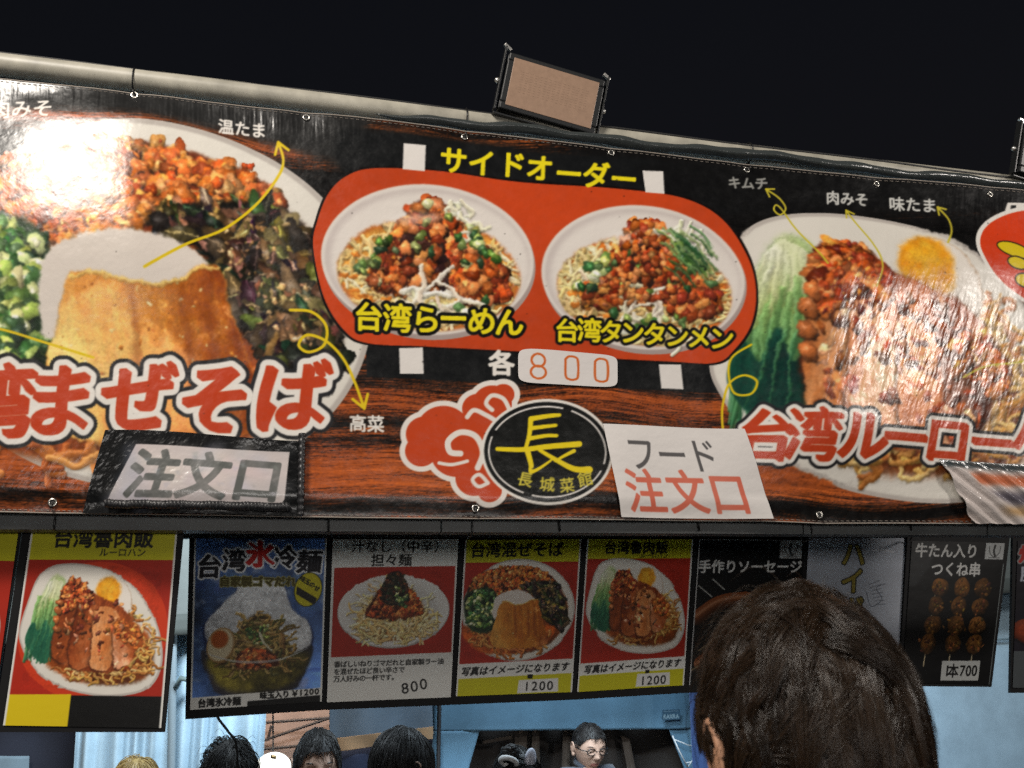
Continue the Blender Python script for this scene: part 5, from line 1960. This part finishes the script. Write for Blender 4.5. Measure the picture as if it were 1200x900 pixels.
def rot_y(a):
    return np.array([[math.cos(a), 0, math.sin(a)], [0, 1, 0], [-math.sin(a), 0, math.cos(a)]])


def hair_tubes(S, r, sides=3):
    """Strands S (n, k, 3) with root radii r (n) as thin tapered tubes."""
    n, k, _ = S.shape
    T = np.gradient(S, axis=1)
    T /= np.linalg.norm(T, axis=2)[..., None]+1e-12
    ref = np.array([0.3, 0.2, 1.0])
    u = np.cross(T, ref)
    u /= np.linalg.norm(u, axis=2)[..., None]+1e-9
    w = np.cross(T, u)
    tap = np.interp(np.linspace(0, 1, k), [0, 0.7, 1], [1, 0.9, 0.15])
    rr = r[:, None]*tap[None]
    V = []
    for s in range(sides):
        a = 2*math.pi*s/sides
        V.append(S+rr[..., None]*(math.cos(a)*u+math.sin(a)*w))
    V = np.stack(V, 2)                       # n, k, sides, 3
    idx = np.arange(n*k*sides).reshape(n, k, sides)
    F = []
    for s in range(sides):
        s2 = (s+1) % sides
        F.append(np.stack([idx[:, :-1, s], idx[:, :-1, s2], idx[:, 1:, s2], idx[:, 1:, s]], -1).reshape(-1, 4))
    return V.reshape(-1, 3), np.concatenate(F)


def grow_hair(n, k, L, crown, region, shell, rng, lift=0.10, grav=1.0, mess=0.3, clump=0.5, part=None, side_len=1.0, front_len=1.0):
    """Strands that leave the crown and lie over the skull; in head units. region(d) -> keep; shell: radii of the hair's outer form."""
    d = rng.normal(size=(n*4, 3))
    d /= np.linalg.norm(d, axis=1)[:, None]
    d = d[region(d)][:n]
    n = len(d)
    crown = np.asarray(crown, float)/np.linalg.norm(crown)
    # clumps: strands share the swerve of the nearest of a few guides
    gd = rng.normal(size=(max(8, n//28), 3))
    gd /= np.linalg.norm(gd, axis=1)[:, None]
    near = np.argmax(d @ gd.T, axis=1)
    grow_hair.near = near
    gsw = rng.normal(size=(len(gd), 3))*mess
    glift = rng.normal(size=len(gd))
    S = np.zeros((n, k, 3))
    p = d*1.0
    lift_i = lift*(0.35+0.65*rng.random(n))*(1+0.25*glift[near])
    ln = L*(0.75+0.5*rng.random(n))
    ln = ln*np.where(np.abs(d[:, 0]) > 0.55, side_len+(1-side_len)*sm(0.1, 0.75, d[:, 2]), 1.0)
    ln = ln*np.where(d[:, 1] > 0.2, front_len, 1.0)
    step = (ln/(k-1))[:, None]
    for i in range(k):
        t = i/(k-1)
        rad = 1.0+lift_i*np.sin(min(t*1.6, 1.0)*math.pi/2)
        u = p/np.linalg.norm(p, axis=1)[:, None]
        hug = 0.15+0.85*sm(-0.45, 0.55, u[:, 2])
        S[:, i] = u*(1+(rad-1)*hug)[:, None]*shell
        away = u*(u @ crown)[:, None]-crown[None]
        if part is not None:
            away = away+part
        away = away-u*np.sum(away*u, 1)[:, None]
        away /= np.linalg.norm(away, axis=1)[:, None]+0.15
        g = np.array([0, 0, -1.0])[None]
        g = g-u*np.sum(g*u, 1)[:, None]
        sw = gsw[near]*clump+rng.normal(size=(n, 3))*mess*0.10
        q = away*(1-0.5*t)+g*grav*(0.25+0.75*t)+sw
        q /= np.linalg.norm(q, axis=1)[:, None]+1e-9
        p = u+q*step/0.1
    # pull towards the guide's line so that locks form
    c = np.zeros((len(gd), k, 3))
    cnt = np.bincount(near, minlength=len(gd)).astype(float)
    for a in range(k):
        for b in range(3):
            c[:, a, b] = np.bincount(near, S[:, a, b], minlength=len(gd))/np.maximum(cnt, 1)
    w = np.linspace(0, 1, k)[None, :, None]*clump*0.55
    cl = c[near]
    off = cl/np.linalg.norm(cl, axis=2)[..., None]
    S = S*(1-w)+(off*np.linalg.norm(S, axis=2)[..., None])*w
    return S


def hair_cap(shell, region_z, rough, rng):
    """The dense under-layer of the hair: a lumpy cap down to a hairline."""
    k, n = 40, 80
    th = np.linspace(0, math.pi*0.80, k)
    ph = np.linspace(0, 2*math.pi, n, endpoint=False)
    V = []
    ok = np.zeros((k, n), bool)
    for i, a in enumerate(th):
        for j, b in enumerate(ph):
            d = np.array([math.sin(a)*math.cos(b), math.sin(a)*math.sin(b), math.cos(a)])
            ok[i, j] = region_z(d[None])[0]
            V.append(d*shell*(1+rough*rng.normal()))
    F = [[i*n+j, (i+1)*n+j, (i+1)*n+(j+1) % n, i*n+(j+1) % n] for i in range(k-1) for j in range(n) if ok[i, j] and ok[i+1, j]]
    return np.array(V), F


SKINM = lambda warm: mat('skin_warm' if warm else 'skin', (0.52, 0.28, 0.17) if warm else (0.46, 0.30, 0.225), 0.58, bump=0.08, bscale=300, vary=0.06, vscale=40)


def person(head_c, face, height_scale, label, hair, shirt_col, tilt=0.0, roll=0.0, glasses=False, warm=False, shirt_name='shirt', eyes_down=0.0, group='people behind the stall', wide=1.0, hunch=0.0):
    """A standing person with the middle of the head at head_c, facing the direction face (radians, 0 = +Y)."""
    s = height_scale
    hc = np.asarray(head_c, float)
    R = rot_z(face)
    Rh = R @ rot_x(tilt) @ rot_y(roll) @ np.diag([wide, 1.0, 1.0])
    ground = hc[2]
    root = thing('person', (hc[0], hc[1], 0.0), label, 'person', group)
    H = hc[2]+0.116*s
    u = H/1.72                       # everything below the head follows the standing height
    nb = hc+R @ np.array([0, -0.022, -0.115])*s
    # body in its own frame (x, y forward), feet on the ground
    J = {'pelvis': (0, -0.02, 0.93), 'waist': (0, -0.01, 1.08), 'chest': (0, -0.01, 1.26), 'neck0': (0, -0.03, 1.42), 'neck1': (0, -0.015, 1.53),
         'shl': (0.17, -0.02, 1.38), 'ell': (0.24, -0.04, 1.10), 'wrl': (0.25, 0.03, 0.86), 'hal': (0.25, 0.05, 0.77),
         'shr': (-0.17, -0.02, 1.38), 'elr': (-0.24, -0.04, 1.10), 'wrr': (-0.25, 0.03, 0.86), 'har': (-0.25, 0.05, 0.77),
         'hil': (0.09, -0.02, 0.90), 'knl': (0.10, 0.0, 0.50), 'anl': (0.10, -0.02, 0.09), 'tol': (0.11, 0.13, 0.035),
         'hir': (-0.09, -0.02, 0.90), 'knr': (-0.10, 0.0, 0.50), 'anr': (-0.10, -0.02, 0.09), 'tor': (-0.11, 0.13, 0.035)}
    J = {k_: (v_[0], v_[1], v_[2]+(hunch if v_[2] > 1.0 and k_ != 'neck1' else 0)) for k_, v_ in J.items()}
    rad = {'pelvis': (0.155, 0.11), 'waist': (0.135, 0.095), 'chest': (0.165, 0.11), 'neck0': 0.062, 'neck1': 0.052, 'shl': 0.062, 'ell': 0.042, 'wrl': 0.030, 'hal': 0.034,
           'hil': 0.082, 'knl': 0.055, 'anl': 0.040, 'tol': 0.034}
    rad.update({k[:-1]+'r': v for k, v in list(rad.items()) if k[-1] == 'l' and k != 'pel'})
    E = [('pelvis', 'waist'), ('waist', 'chest'), ('chest', 'neck0'), ('neck0', 'neck1'), ('chest', 'shl'), ('shl', 'ell'), ('ell', 'wrl'), ('wrl', 'hal'), ('chest', 'shr'), ('shr', 'elr'), ('elr', 'wrr'), ('wrr', 'har'),
         ('pelvis', 'hil'), ('hil', 'knl'), ('knl', 'anl'), ('anl', 'tol'), ('pelvis', 'hir'), ('hir', 'knr'), ('knr', 'anr'), ('anr', 'tor')]
    base = np.array([hc[0], hc[1], 0])+R @ np.array([0, -0.01, 0])

    def place(q):
        return base+R @ (np.array(q)*u)
    names = list(J)

    def grow(keep, g, sub=1):
        ns = [q for q in names if q in keep]
        e = [(ns.index(a), ns.index(b)) for a, b in E if a in ns and b in ns]
        rr = [tuple(np.array(rad[q])*u*g) if not np.isscalar(rad[q]) else rad[q]*u*g for q in ns]
        return skin_graph([place(J[q]) for q in ns], e, rr, sub)
    V, F = grow(names, 1.0)
    mi = [0]*len(F)
    hv, hf, lips = head_shape()
    hv = (hv*s) @ Rh.T+hc
    body = MB()
    body.add(V, F, 0)
    n0 = body.n
    body.V.append(hv)
    body.F += [[i+n0 for i in f] for f in hf]
    body.M += [1 if q else 0 for q in lips]
    body.n += len(hv)
    loc = lambda q: hc+Rh @ (np.array(q)*s)
    for sx in (-1, 1):
        # ear: rim, bowl and lobe
        Re = Rh @ rot_z(sx*0.35) @ rot_x(-0.15)
        body.ball(loc((sx*0.077, -0.012, -0.004)), np.array((0.009, 0.018, 0.031))*s, 18, 12, 0, Re)
        body.ball(loc((sx*0.080, -0.008, -0.030)), np.array((0.007, 0.010, 0.012))*s, 12, 8, 0, Re)
        rimp = [loc((sx*(0.083+0.003*math.sin(a)), -0.014-0.017*math.cos(a)*1.0, 0.030*math.sin(a)-0.001)) for a in np.linspace(-1.1, 3.6, 16)]
        body.tube(rimp, 0.0036*s, 8, mi=0)
        # eye and lid
        body.ball(loc((sx*0.031, 0.0715, 0.006)), np.array((0.0125, 0.011, 0.0105))*s, 16, 10, 2, Rh)
        body.ball(loc((sx*0.031, 0.0795, 0.004-eyes_down)), np.array((0.0052, 0.0040, 0.0052))*s, 12, 8, 3, Rh)
        body.ball(loc((sx*0.031, 0.0730, 0.0115-eyes_down*1.2)), np.array((0.0145, 0.0112, 0.0065))*s, 14, 8, 0, Rh)
        body.ball(loc((sx*0.031, 0.0715, -0.0035)), np.array((0.0140, 0.0105, 0.0045))*s, 14, 8, 0, Rh)
        br = [loc((sx*(0.014+0.034*t), 0.090-0.016*t*t, 0.024+0.006*math.sin(t*2.4))) for t in np.linspace(0, 1, 8)]
        body.tube(br, np.array([0.0026, 0.0032, 0.0034, 0.0034, 0.0032, 0.0028, 0.002, 0.001])*s, 8, mi=3)
    body.build('body', [SKINM(warm), mat('lips', (0.42, 0.17, 0.14), 0.45), mat('eye_white', (0.62, 0.60, 0.58), 0.25), mat('dark_brown', (0.012, 0.009, 0.008), 0.4)], root, True)
    top = [q for q in names if q[:2] in ('pe', 'wa', 'ch', 'sh', 'el') or q == 'neck0']
    V, F = grow(top, 1.10)
    cl = mat('cloth_'+shirt_name, shirt_col, 0.85, bump=0.3, bscale=120, sheen=0.2)
    ob = obj('shirt', V, F, cl, root)
    nk = place(J['neck0'])
    MB().torus(nk+np.array([0, 0, 0.030*u]), R @ np.array([0, 0.35, 1.0]), 0.066*u, 0.016*u, 28, 10).build('collar', cl, root, True).parent = ob
    leg = [q for q in names if q[:2] in ('pe', 'hi', 'kn', 'an')]
    V, F = grow(leg, 1.09)
    obj('trousers', V, F, mat('dark_trousers', (0.02, 0.022, 0.03), 0.9), root)
    if hair:
        rng = np.random.default_rng(hair.get('seed', 1))
        shell = (HEAD_R+np.array([0.010, 0.012, 0.014]))*s*hair.get('size', 1.0)
        hm = hair['mat']
        cv_, cf = hair_cap(shell*0.985, hair['region'], 0.004, rng)
        S = grow_hair(hair['n'], hair.get('k', 9), hair['L'], hair['crown'], hair['region'], shell, rng, hair.get('lift', 0.08), hair.get('grav', 1.0), hair.get('mess', 0.3), hair.get('clump', 0.5), hair.get('part'), hair.get('side_len', 1.0), hair.get('front_len', 1.0))
        tv, tf = hair_tubes(S, hair['r']*(0.7+0.6*rng.random(len(S))))
        V = np.concatenate([cv_, tv]) @ Rh.T+hc
        F = cf+(tf+len(cv_)).tolist()
        ho = obj('hair', V, F, hm, root)
        if hair.get('tint'):
            # every lock its own brown
            per = len(tv)//len(S)
            f = np.clip(1+hair['tint']*(rng.normal(size=int(grow_hair.near.max())+1)[grow_hair.near]+0.4*rng.normal(size=len(S))), 0.4, 2.2)
            base = np.array([0.030, 0.0172, 0.0092])
            c = np.concatenate([np.tile(base*0.4, (len(cv_), 1)), np.repeat(base[None]*f[:, None]*np.stack([np.ones(len(S)), 0.97+0.05*rng.random(len(S)), 0.9+0.2*rng.random(len(S))], -1), per, 0)])
            at_ = ho.data.color_attributes.new('print', 'FLOAT_COLOR', 'POINT')
            at_.data.foreach_set('color', np.concatenate([c, np.ones((len(c), 1))], 1).astype(np.float32).ravel())
        if hair.get('fly'):
            S = grow_hair(hair['fly'], 9, hair['L']*0.8, hair['crown'], hair['region'], shell*1.01, rng, hair.get('lift', 0.08)*2.4, 0.3, 0.9, 0.15)
            tv, tf = hair_tubes(S, np.full(len(S), hair['r']*0.55))
            obj('stray_hair', tv @ Rh.T+hc, tf.tolist(), mat('stray_hair', (0.03, 0.02, 0.012), 0.4) if hair.get('tint') else hm, root).parent = ho
    if glasses:
        g = MB()
        for sx in (-1, 1):
            a = np.linspace(0, 2*math.pi, 25)
            g.tube([loc((sx*0.033+0.022*np.sign(math.cos(t))*abs(math.cos(t))**0.7, 0.0965-0.006*abs(math.cos(t)), 0.004+0.016*np.sign(math.sin(t))*abs(math.sin(t))**0.8)) for t in a], 0.0030*s, 8)
            g.tube([loc((sx*0.055, 0.090, 0.010)), loc((sx*0.074, 0.06, 0.010)), loc((sx*0.079, -0.005, 0.010)), loc((sx*0.078, -0.018, -0.006))], 0.0026*s, 8)
        g.tube([loc((-0.011, 0.097, 0.008)), loc((0, 0.100, 0.010)), loc((0.011, 0.097, 0.008))], 0.0028*s, 8)
        g.build('glasses', mat('black_frame', (0.01, 0.01, 0.011), 0.25), root, True)
    return root, loc, Rh


def hair_region(front=0.30, side=-0.15, back=-0.55):
    """Hairline: how low the hair comes at the forehead, the sides and the nape (z of the direction)."""
    def f(d):
        y = d[:, 1]/np.maximum(np.hypot(d[:, 0], d[:, 1]), 1e-6)
        lim = np.where(y > 0, side+(front-side)*sm(0.25, 0.85, y), side+(back-side)*sm(0.0, 0.7, -y))
        return d[:, 2] > lim
    return f


def build_people():
    black = mat('black_hair', (0.010, 0.0085, 0.008), 0.55, spec=0.4)
    brown = mat('dark_brown_hair', (0.030, 0.0175, 0.0095), 0.33, spec=0.55, attr='print')
    blond = mat('blond_hair', (0.42, 0.30, 0.11), 0.45)
    # the person just in front of the camera, seen from behind
    c = CAM+ray([951], [888])[0]*0.835
    person(c, -0.17, 1.0, 'person seen from behind with thick dark hair, close in front of the menu boards',
           dict(mat=brown, n=28000, k=10, L=0.061, r=0.00030, side_len=0.30, tint=0.22, crown=(0.03, -0.62, 0.78), region=hair_region(0.35, 0.22, -0.72), size=1.02, lift=0.080, grav=0.6, mess=0.85, clump=0.86, seed=3, fly=520),
           (0.03, 0.03, 0.035), tilt=-0.10, warm=True, shirt_name='dark', group=None)
    # people beyond the stall
    def at(x, y, Y):
        return pt(x, y, Y)
    person(at(690, 876, 5.0), math.pi+0.22, 1.0, 'man with short black hair and dark framed glasses looking down to the right', dict(mat=black, n=900, k=6, L=0.018, r=0.0011, crown=(0, -0.3, 0.9), region=hair_region(0.52, 0.16, -0.35), size=0.985, lift=0.05, mess=0.4, seed=5), (0.05, 0.06, 0.08), tilt=-0.24, glasses=True, shirt_name='navy', wide=1.12, hunch=0.045, eyes_down=0.003)
    person(at(371, 899, 3.55), math.pi+0.1, 1.0, 'person with a black fringe looking down beside the round white lamp', dict(mat=black, n=1500, k=9, L=0.055, r=0.0011, crown=(0, -0.25, 0.95), region=hair_region(0.46, -0.35, -0.7), size=1.02, lift=0.035, mess=0.22, seed=6, front_len=0.32, part=np.array([[0, 0.35, 0]])), (0.03, 0.03, 0.04), tilt=-0.12, shirt_name='black', eyes_down=0.004)
    person(at(471, 903, 3.25), math.pi-1.25, 1.0, 'person with straight black hair over the ear, seen half from behind', dict(mat=black, n=1600, k=9, L=0.07, r=0.0011, crown=(0, -0.35, 0.9), region=hair_region(0.15, -0.6, -0.85), size=1.07, lift=0.05, mess=0.15, seed=7), (0.02, 0.025, 0.04), tilt=-0.1, shirt_name='dark_blue')
    r, loc, Rh = person(at(606, 924, 3.1), 0.25, 0.98, 'woman with black hair in a bun, a white scrunchie and a pale hair clip', dict(mat=black, n=1500, k=9, L=0.05, r=0.0010, crown=(0, -0.9, 0.55), region=hair_region(0.25, -0.45, -0.8), size=1.02, lift=0.03, mess=0.12, seed=8), (0.05, 0.05, 0.06), shirt_name='grey')
    bun = MB()
    rng = np.random.default_rng(3)
    bc = loc((-0.052, -0.052, 0.112))
    for k in range(26):
        a0, b0 = rng.uniform(0, 6.28), rng.uniform(-0.9, 0.9)
        P = [bc+0.024*np.array([math.cos(a0+t)*math.cos(b0), math.sin(a0+t)*math.cos(b0), math.sin(b0)+0.25*math.sin(t*1.5)]) for t in np.linspace(0, 3.4, 12)]
        bun.tube(P, 0.0075, 6)
    bun.build('bun', black, r, True)
    MB().torus(loc((-0.062, -0.062, 0.090)), (0.4, 0.5, 1.0), 0.026, 0.0085, 20, 8).build('scrunchie', mat('white_cloth', (0.70, 0.70, 0.70), 0.8, bump=0.5, bscale=150), r, True)
    MB().ball(loc((0.010, -0.078, 0.094)), (0.021, 0.010, 0.035), 20, 12, R=Rh @ rot_y(0.25)).build('hair_clip', mat('pale_clip', (0.60, 0.62, 0.72), 0.3), r, True)
    person(at(266, 922, 3.25), 0.3, 1.0, 'person with messy black hair at the pale curtain, only the crown in sight', dict(mat=black, n=1300, k=8, L=0.05, r=0.0012, crown=(0.1, -0.3, 0.95), region=hair_region(0.2, -0.35, -0.8), size=1.10, lift=0.14, mess=0.7, grav=0.5, seed=9, fly=120), (0.03, 0.03, 0.03), shirt_name='charcoal')
    person(at(155, 944, 3.2), 0.1, 1.0, 'person with short blond hair at the lower left, only the crown in sight', dict(mat=blond, n=1500, k=8, L=0.05, r=0.0011, crown=(0, -0.3, 0.95), region=hair_region(0.2, -0.35, -0.8), size=1.06, lift=0.06, mess=0.25, seed=10), (0.2, 0.2, 0.22), shirt_name='pale')


# ------------------------------------------------------------------ behind the stall
def fabric(poly, Y, name, m, parent, ripple=0.0, waves=14.0, depth=0.004, nu=90, nv=30, sag=0.0, slant=0.0):
    """A hung cloth filling a four-cornered outline (TL, TR, BR, BL in picture units) at depth Y, gathered in upright folds, with a back."""
    U, V, X, Yp = quad_xy(poly, nu, nv)
    P = on_plane(X, Yp, Y).reshape(X.shape+(3,))
    P[..., 1] += ripple*np.sin(U*waves*2*math.pi/3+1.2*np.sin(U*waves*0.7+V))*(0.4+0.6*V)+slant*V
    P[..., 2] -= sag*np.sin(U*math.pi)*(1-V)
    V1 = P.reshape(-1, 3)
    V2 = (P+np.array([0, depth, 0])).reshape(-1, 3)
    i = np.arange(nu*nv).reshape(nv, nu)
    f1 = np.stack([i[1:, :-1], i[1:, 1:], i[:-1, 1:], i[:-1, :-1]], -1).reshape(-1, 4)
    f2 = f1[:, ::-1]+nu*nv
    rim = np.concatenate([i[0], i[1:, -1], i[-1, ::-1][1:], i[::-1, 0][1:-1]])
    r2 = np.roll(rim, -1)
    f3 = np.stack([rim, r2, r2+nu*nv, rim+nu*nv], -1)
    return obj(name, np.concatenate([V1, V2]), np.concatenate([f1, f2, f3]).tolist(), m, parent)


def build_back():
    cloth = lambda n, c, **k: mat(n, c, 0.8, vary=0.16, vscale=5, bump=0.25, bscale=70, sheen=0.1, **k)
    G = lambda x, Y: 450+FOC*math.tan(PITCH)+1.7*FOC/Y     # about where the ground lies
    # pale blue side wall on the right
    w = thing('tent_wall', pt(1160, 1000, 4.6), 'plain pale blue tent wall at the right, behind the skewer menu', 'tent wall')
    fabric([(1010, 688), (1290, 672), (1300, 1250), (1000, 1280)], 4.6, 'sheet', cloth('pale_blue_cloth', (0.42, 0.60, 0.74)), w, 0.012, 5)
    MB().tube(line3(1120, 752, 1300, 742, 4.57), 0.006, 8).build('seam', cloth('grey_blue_cloth', (0.20, 0.30, 0.36)), w, True)
    # grey valance across the back of the stall
    v = thing('tent_valance', pt(600, 700, 4.3), 'grey tent valance seen in the gaps between the menu boards', 'tent valance')
    fabric([(-260, 560), (1400, 560), (1400, 680), (-260, 762)], 4.3, 'sheet', cloth('grey_cloth', (0.115, 0.13, 0.125)), v, 0.01, 20)
    fabric([(-260, 740), (1400, 668), (1400, 684), (-260, 768)], 4.28, 'hem', cloth('dark_hem', (0.06, 0.07, 0.065)), v, 0.008, 20, nv=4)
    # pale curtain on the left
    c = thing('curtain', pt(200, 1000, 4.4), 'pale blue white curtain hanging in folds at the left, beside the ice noodle menu', 'curtain')
    fabric([(96, 742), (318, 742), (283, 1300), (60, 1300)], 4.42, 'sheet', cloth('pale_curtain', (0.36, 0.50, 0.60)), c, 0.045, 26, nu=240)
    MB().tube(line3(203, 740, 196, 1200, 4.34), 0.017, 12).build('edge_pole', mat('grey_pole', (0.20, 0.25, 0.28), 0.4), c, True)
    MB().tube([pt(206, 806, 4.33), pt(212, 795, 4.30), pt(226, 797, 4.29), pt(236, 804, 4.33)], 0.012, 10).build('clamp', mat('clamp', (0.16, 0.22, 0.22), 0.4), c, True)
    d = thing('tarp', pt(20, 1000, 4.8), 'dark navy tarp in the lower left corner', 'tarp')
    fabric([(-260, 730), (108, 730), (70, 1300), (-260, 1300)], 4.75, 'sheet', cloth('navy_cloth', (0.014, 0.018, 0.035)), d, 0.05, 8)
    fabric([(-10, 886), (34, 886), (30, 1000), (-20, 1000)], 4.70, 'pale_patch', cloth('pale_patch_cloth', (0.20, 0.29, 0.36)), d, 0.01, 3)
    # peach lit awning beyond, with its dark frame
    a = thing('awning', pt(340, 900, 6.4), 'peach coloured awning with dark frame poles above the person with the fringe', 'awning')
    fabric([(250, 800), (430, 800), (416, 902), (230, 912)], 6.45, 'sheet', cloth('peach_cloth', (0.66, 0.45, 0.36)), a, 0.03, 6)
    fabric([(262, 846), (306, 846), (300, 900), (262, 905)], 6.38, 'awning_flap', cloth('brown_flap', (0.17, 0.135, 0.14)), a, 0.01, 3)  # flap of darker brown cloth
    fr = mat('awning_frame', (0.10, 0.08, 0.075), 0.5)
    for q in ((268, 850, 430, 838), (296, 872, 402, 836), (318, 850, 314, 868), (285, 880, 440, 866)):
        MB().tube(line3(*q, 6.34), 0.009, 8).build('frame_pole', fr, a, True)
    s = thing('stall_roof', pt(450, 880, 5.6), 'low blue grey stall roof with an orange stripe, left of the tent window', 'stall roof')
    fabric([(386, 800), (520, 800), (520, 852), (386, 868)], 5.7, 'sheet', cloth('steel_blue_cloth', (0.14, 0.20, 0.27)), s, 0.02, 6)
    fabric([(386, 866), (520, 850), (520, 864), (386, 882)], 5.62, 'tan_stripe', cloth('tan_cloth', (0.46, 0.30, 0.17)), s, 0.01, 12)  # stripe of lighter tan cloth
    fabric([(386, 880), (520, 862), (520, 1200), (386, 1200)], 5.66, 'lower_sheet', cloth('deep_blue_cloth', (0.03, 0.045, 0.10)), s, 0.02, 8)
    # round white lamp
    l = thing('paper_lamp', pt(320, 893, 4.0), 'round white glowing lamp beside the person with the fringe', 'lamp')
    MB().ball(pt(320, 901, 4.0), (0.072, 0.072, 0.062), 28, 18).build('shade', mat('lamp_paper', (0.80, 0.78, 0.72), 0.6, emit=(1.0, 0.93, 0.80), estr=1.1), l, True)
    MB().tube([pt(320, 889, 3.93), pt(321, 885, 3.93)], 0.012, 12).build('cap', mat('brass_cap', (0.30, 0.20, 0.09), 0.4, 0.8), l, True)
    MB().tube([pt(320, 880, 4.0), pt(320, 700, 4.0)], 0.003, 6).build('cord', mat('black_cord', (0.012, 0.012, 0.012), 0.6), l, True)
    # blue tent with a dark window
    t = thing('tent', pt(660, 1000, 5.0), 'blue tent with a wide dark window behind the man in glasses', 'tent')
    blue = cloth('tent_blue', (0.085, 0.19, 0.29))
    Y = 5.2
    fabric([(505, 790), (830, 776), (826, 854), (508, 857)], Y, 'upper_panel', blue, t, 0.012, 9)
    fabric([(508, 857), (562, 856), (532, 960), (500, 960)], Y, 'side_panel', blue, t, 0.006, 2, nu=20)
    fabric([(784, 855), (826, 854), (850, 960), (826, 960)], Y, 'side_panel', blue, t, 0.006, 2, nu=20)
    fabric([(500, 960), (850, 960), (860, 1250), (490, 1250)], Y, 'lower_panel', blue, t, 0.012, 9)
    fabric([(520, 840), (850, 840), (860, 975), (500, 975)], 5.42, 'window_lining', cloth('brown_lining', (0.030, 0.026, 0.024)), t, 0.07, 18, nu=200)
    tan = cloth('tan_drape', (0.075, 0.06, 0.048))
    for q in ([(604, 856), (618, 856), (616, 930), (602, 930)], [(624, 856), (632, 856), (634, 930), (622, 930)], [(660, 856), (668, 856), (668, 930), (658, 930)], [(728, 862), (738, 866), (752, 935), (742, 935)]):
        fabric(q, 5.32, 'drape', tan, t, 0.008, 3, nu=14, nv=14)
    fabric([(566, 868), (600, 862), (600, 866), (566, 872)], 5.3, 'tie_band', tan, t, 0.004, 2, nu=12, nv=4)
    MB().tube(line3(515, 815, 512, 1000, 5.17), 0.012, 10).build('corner_pole', mat('dark_pole', (0.02, 0.022, 0.026), 0.5), t, True)
    cordm = mat('white_cord', (0.55, 0.58, 0.60), 0.6)
    MB().tube([pt(788, 862, 5.16), pt(796, 880, 5.15), pt(806, 899, 5.15)], 0.004, 6).tube([pt(789, 866, 5.16), pt(806, 873, 5.15), pt(822, 877, 5.16)], 0.003, 6).tube([pt(804, 894, 5.16), pt(815, 892, 5.15), pt(824, 889, 5.16)], 0.003, 6).tube([pt(806, 899, 5.15), pt(815, 886, 5.15), pt(824, 872, 5.16)], 0.003, 6).build('guy_cord', cordm, t, True)
    # pale maker's plate printed on the tent
    cv = Canvas(0, 0, 60, 26, 4.0, (0.10, 0.20, 0.29))
    p = Pen(cv)
    p.poly([(0, 0), (60, 0), (60, 26), (0, 26)], (0.26, 0.40, 0.50))
    p.rid = cv.reg('lettering')
    p.text('RAXRA', (30, 17), 15, (0.58, 0.70, 0.76), weight=0.7, step=10.5)
    p.line([(4, 4), (54, 4)], 1.6, (0.50, 0.62, 0.70))
    U, V, X, Yp = quad_xy([(776, 832), (797, 831), (797, 843), (776, 844)], 60, 30)
    P = on_plane(X, Yp, 5.17).reshape(X.shape+(3,))
    cc, ids = sample(cv, U*60, V*26, 0.8)
    print_mesh(P, cc, ids, ['printed_plate', 'lettering'], PAPERPRINT, t)
    # a second, deeper blue sheet between the tent and the head
    b = thing('tarp', pt(822, 980, 4.9), 'narrow deep blue tarp just left of the dark haired head', 'tarp')
    fabric([(806, 770), (852, 768), (880, 1200), (826, 1200)], 4.9, 'sheet', cloth('cobalt_cloth', (0.02, 0.05, 0.15)), b, 0.01, 3)
    c2 = thing('power_cord', pt(260, 850, 3.4), 'thin black cord hanging below the ice noodle menu', 'cord')
    MB().tube(spline([pt(252, 830, 2.60), pt(256, 842, 2.7), pt(268, 858, 2.85), pt(277, 874, 2.95), pt(280, 930, 3.0)]), 0.0035, 8).build('cable', mat('black_cord', (0.012, 0.012, 0.012), 0.6), c2, True)


def build_ground():
    g = MB().add([(-60, -60, 0), (60, -60, 0), (60, 80, 0), (-60, 80, 0)], [[0, 1, 2, 3]]).build('ground', mat('asphalt', (0.05, 0.05, 0.052), 0.85, vary=0.3, vscale=3, bump=0.4, bscale=90), None)
    tag(g, kind='structure')


# ------------------------------------------------------------------ build everything
build_ground()
build_pipe()
build_rails()
build_banner()
TIE = {158: 'black cable tie over the left end of the pipe, above the large noodle plate', 545: 'black cable tie over the pipe, just left of the floodlight with the full brown face', 876: 'black cable tie over the pipe, above the small grey lettering of the right plate'}
for gx, gy in EYELETS:
    if gx in TIE:
        tie(gx, gy, True, TIE[gx])
for gx, gy, lb in ((60, 588, 'black cable tie under the banner, above the large braised pork menu'), (558, 595, 'black cable tie under the banner, below the red cloud motif'), (962, 603, 'black cable tie under the banner, above the pale grey drink menu')):
    tie(gx, gy, False, lb)
floodlight([(598, 70), (716, 87), (692, 150), (579, 136)], 1.99, 0.28, 'unlit floodlight with a brown plate standing on the pipe above the side order heading')
floodlight([(1204, 158), (1309, 170), (1297, 224), (1186, 212)], 1.99, 0.28, 'unlit floodlight cut off by the right edge of the picture')
build_posters()
order_sign()
faded_sign()
glossy_sign()
price_sticker()
build_back()
build_people()
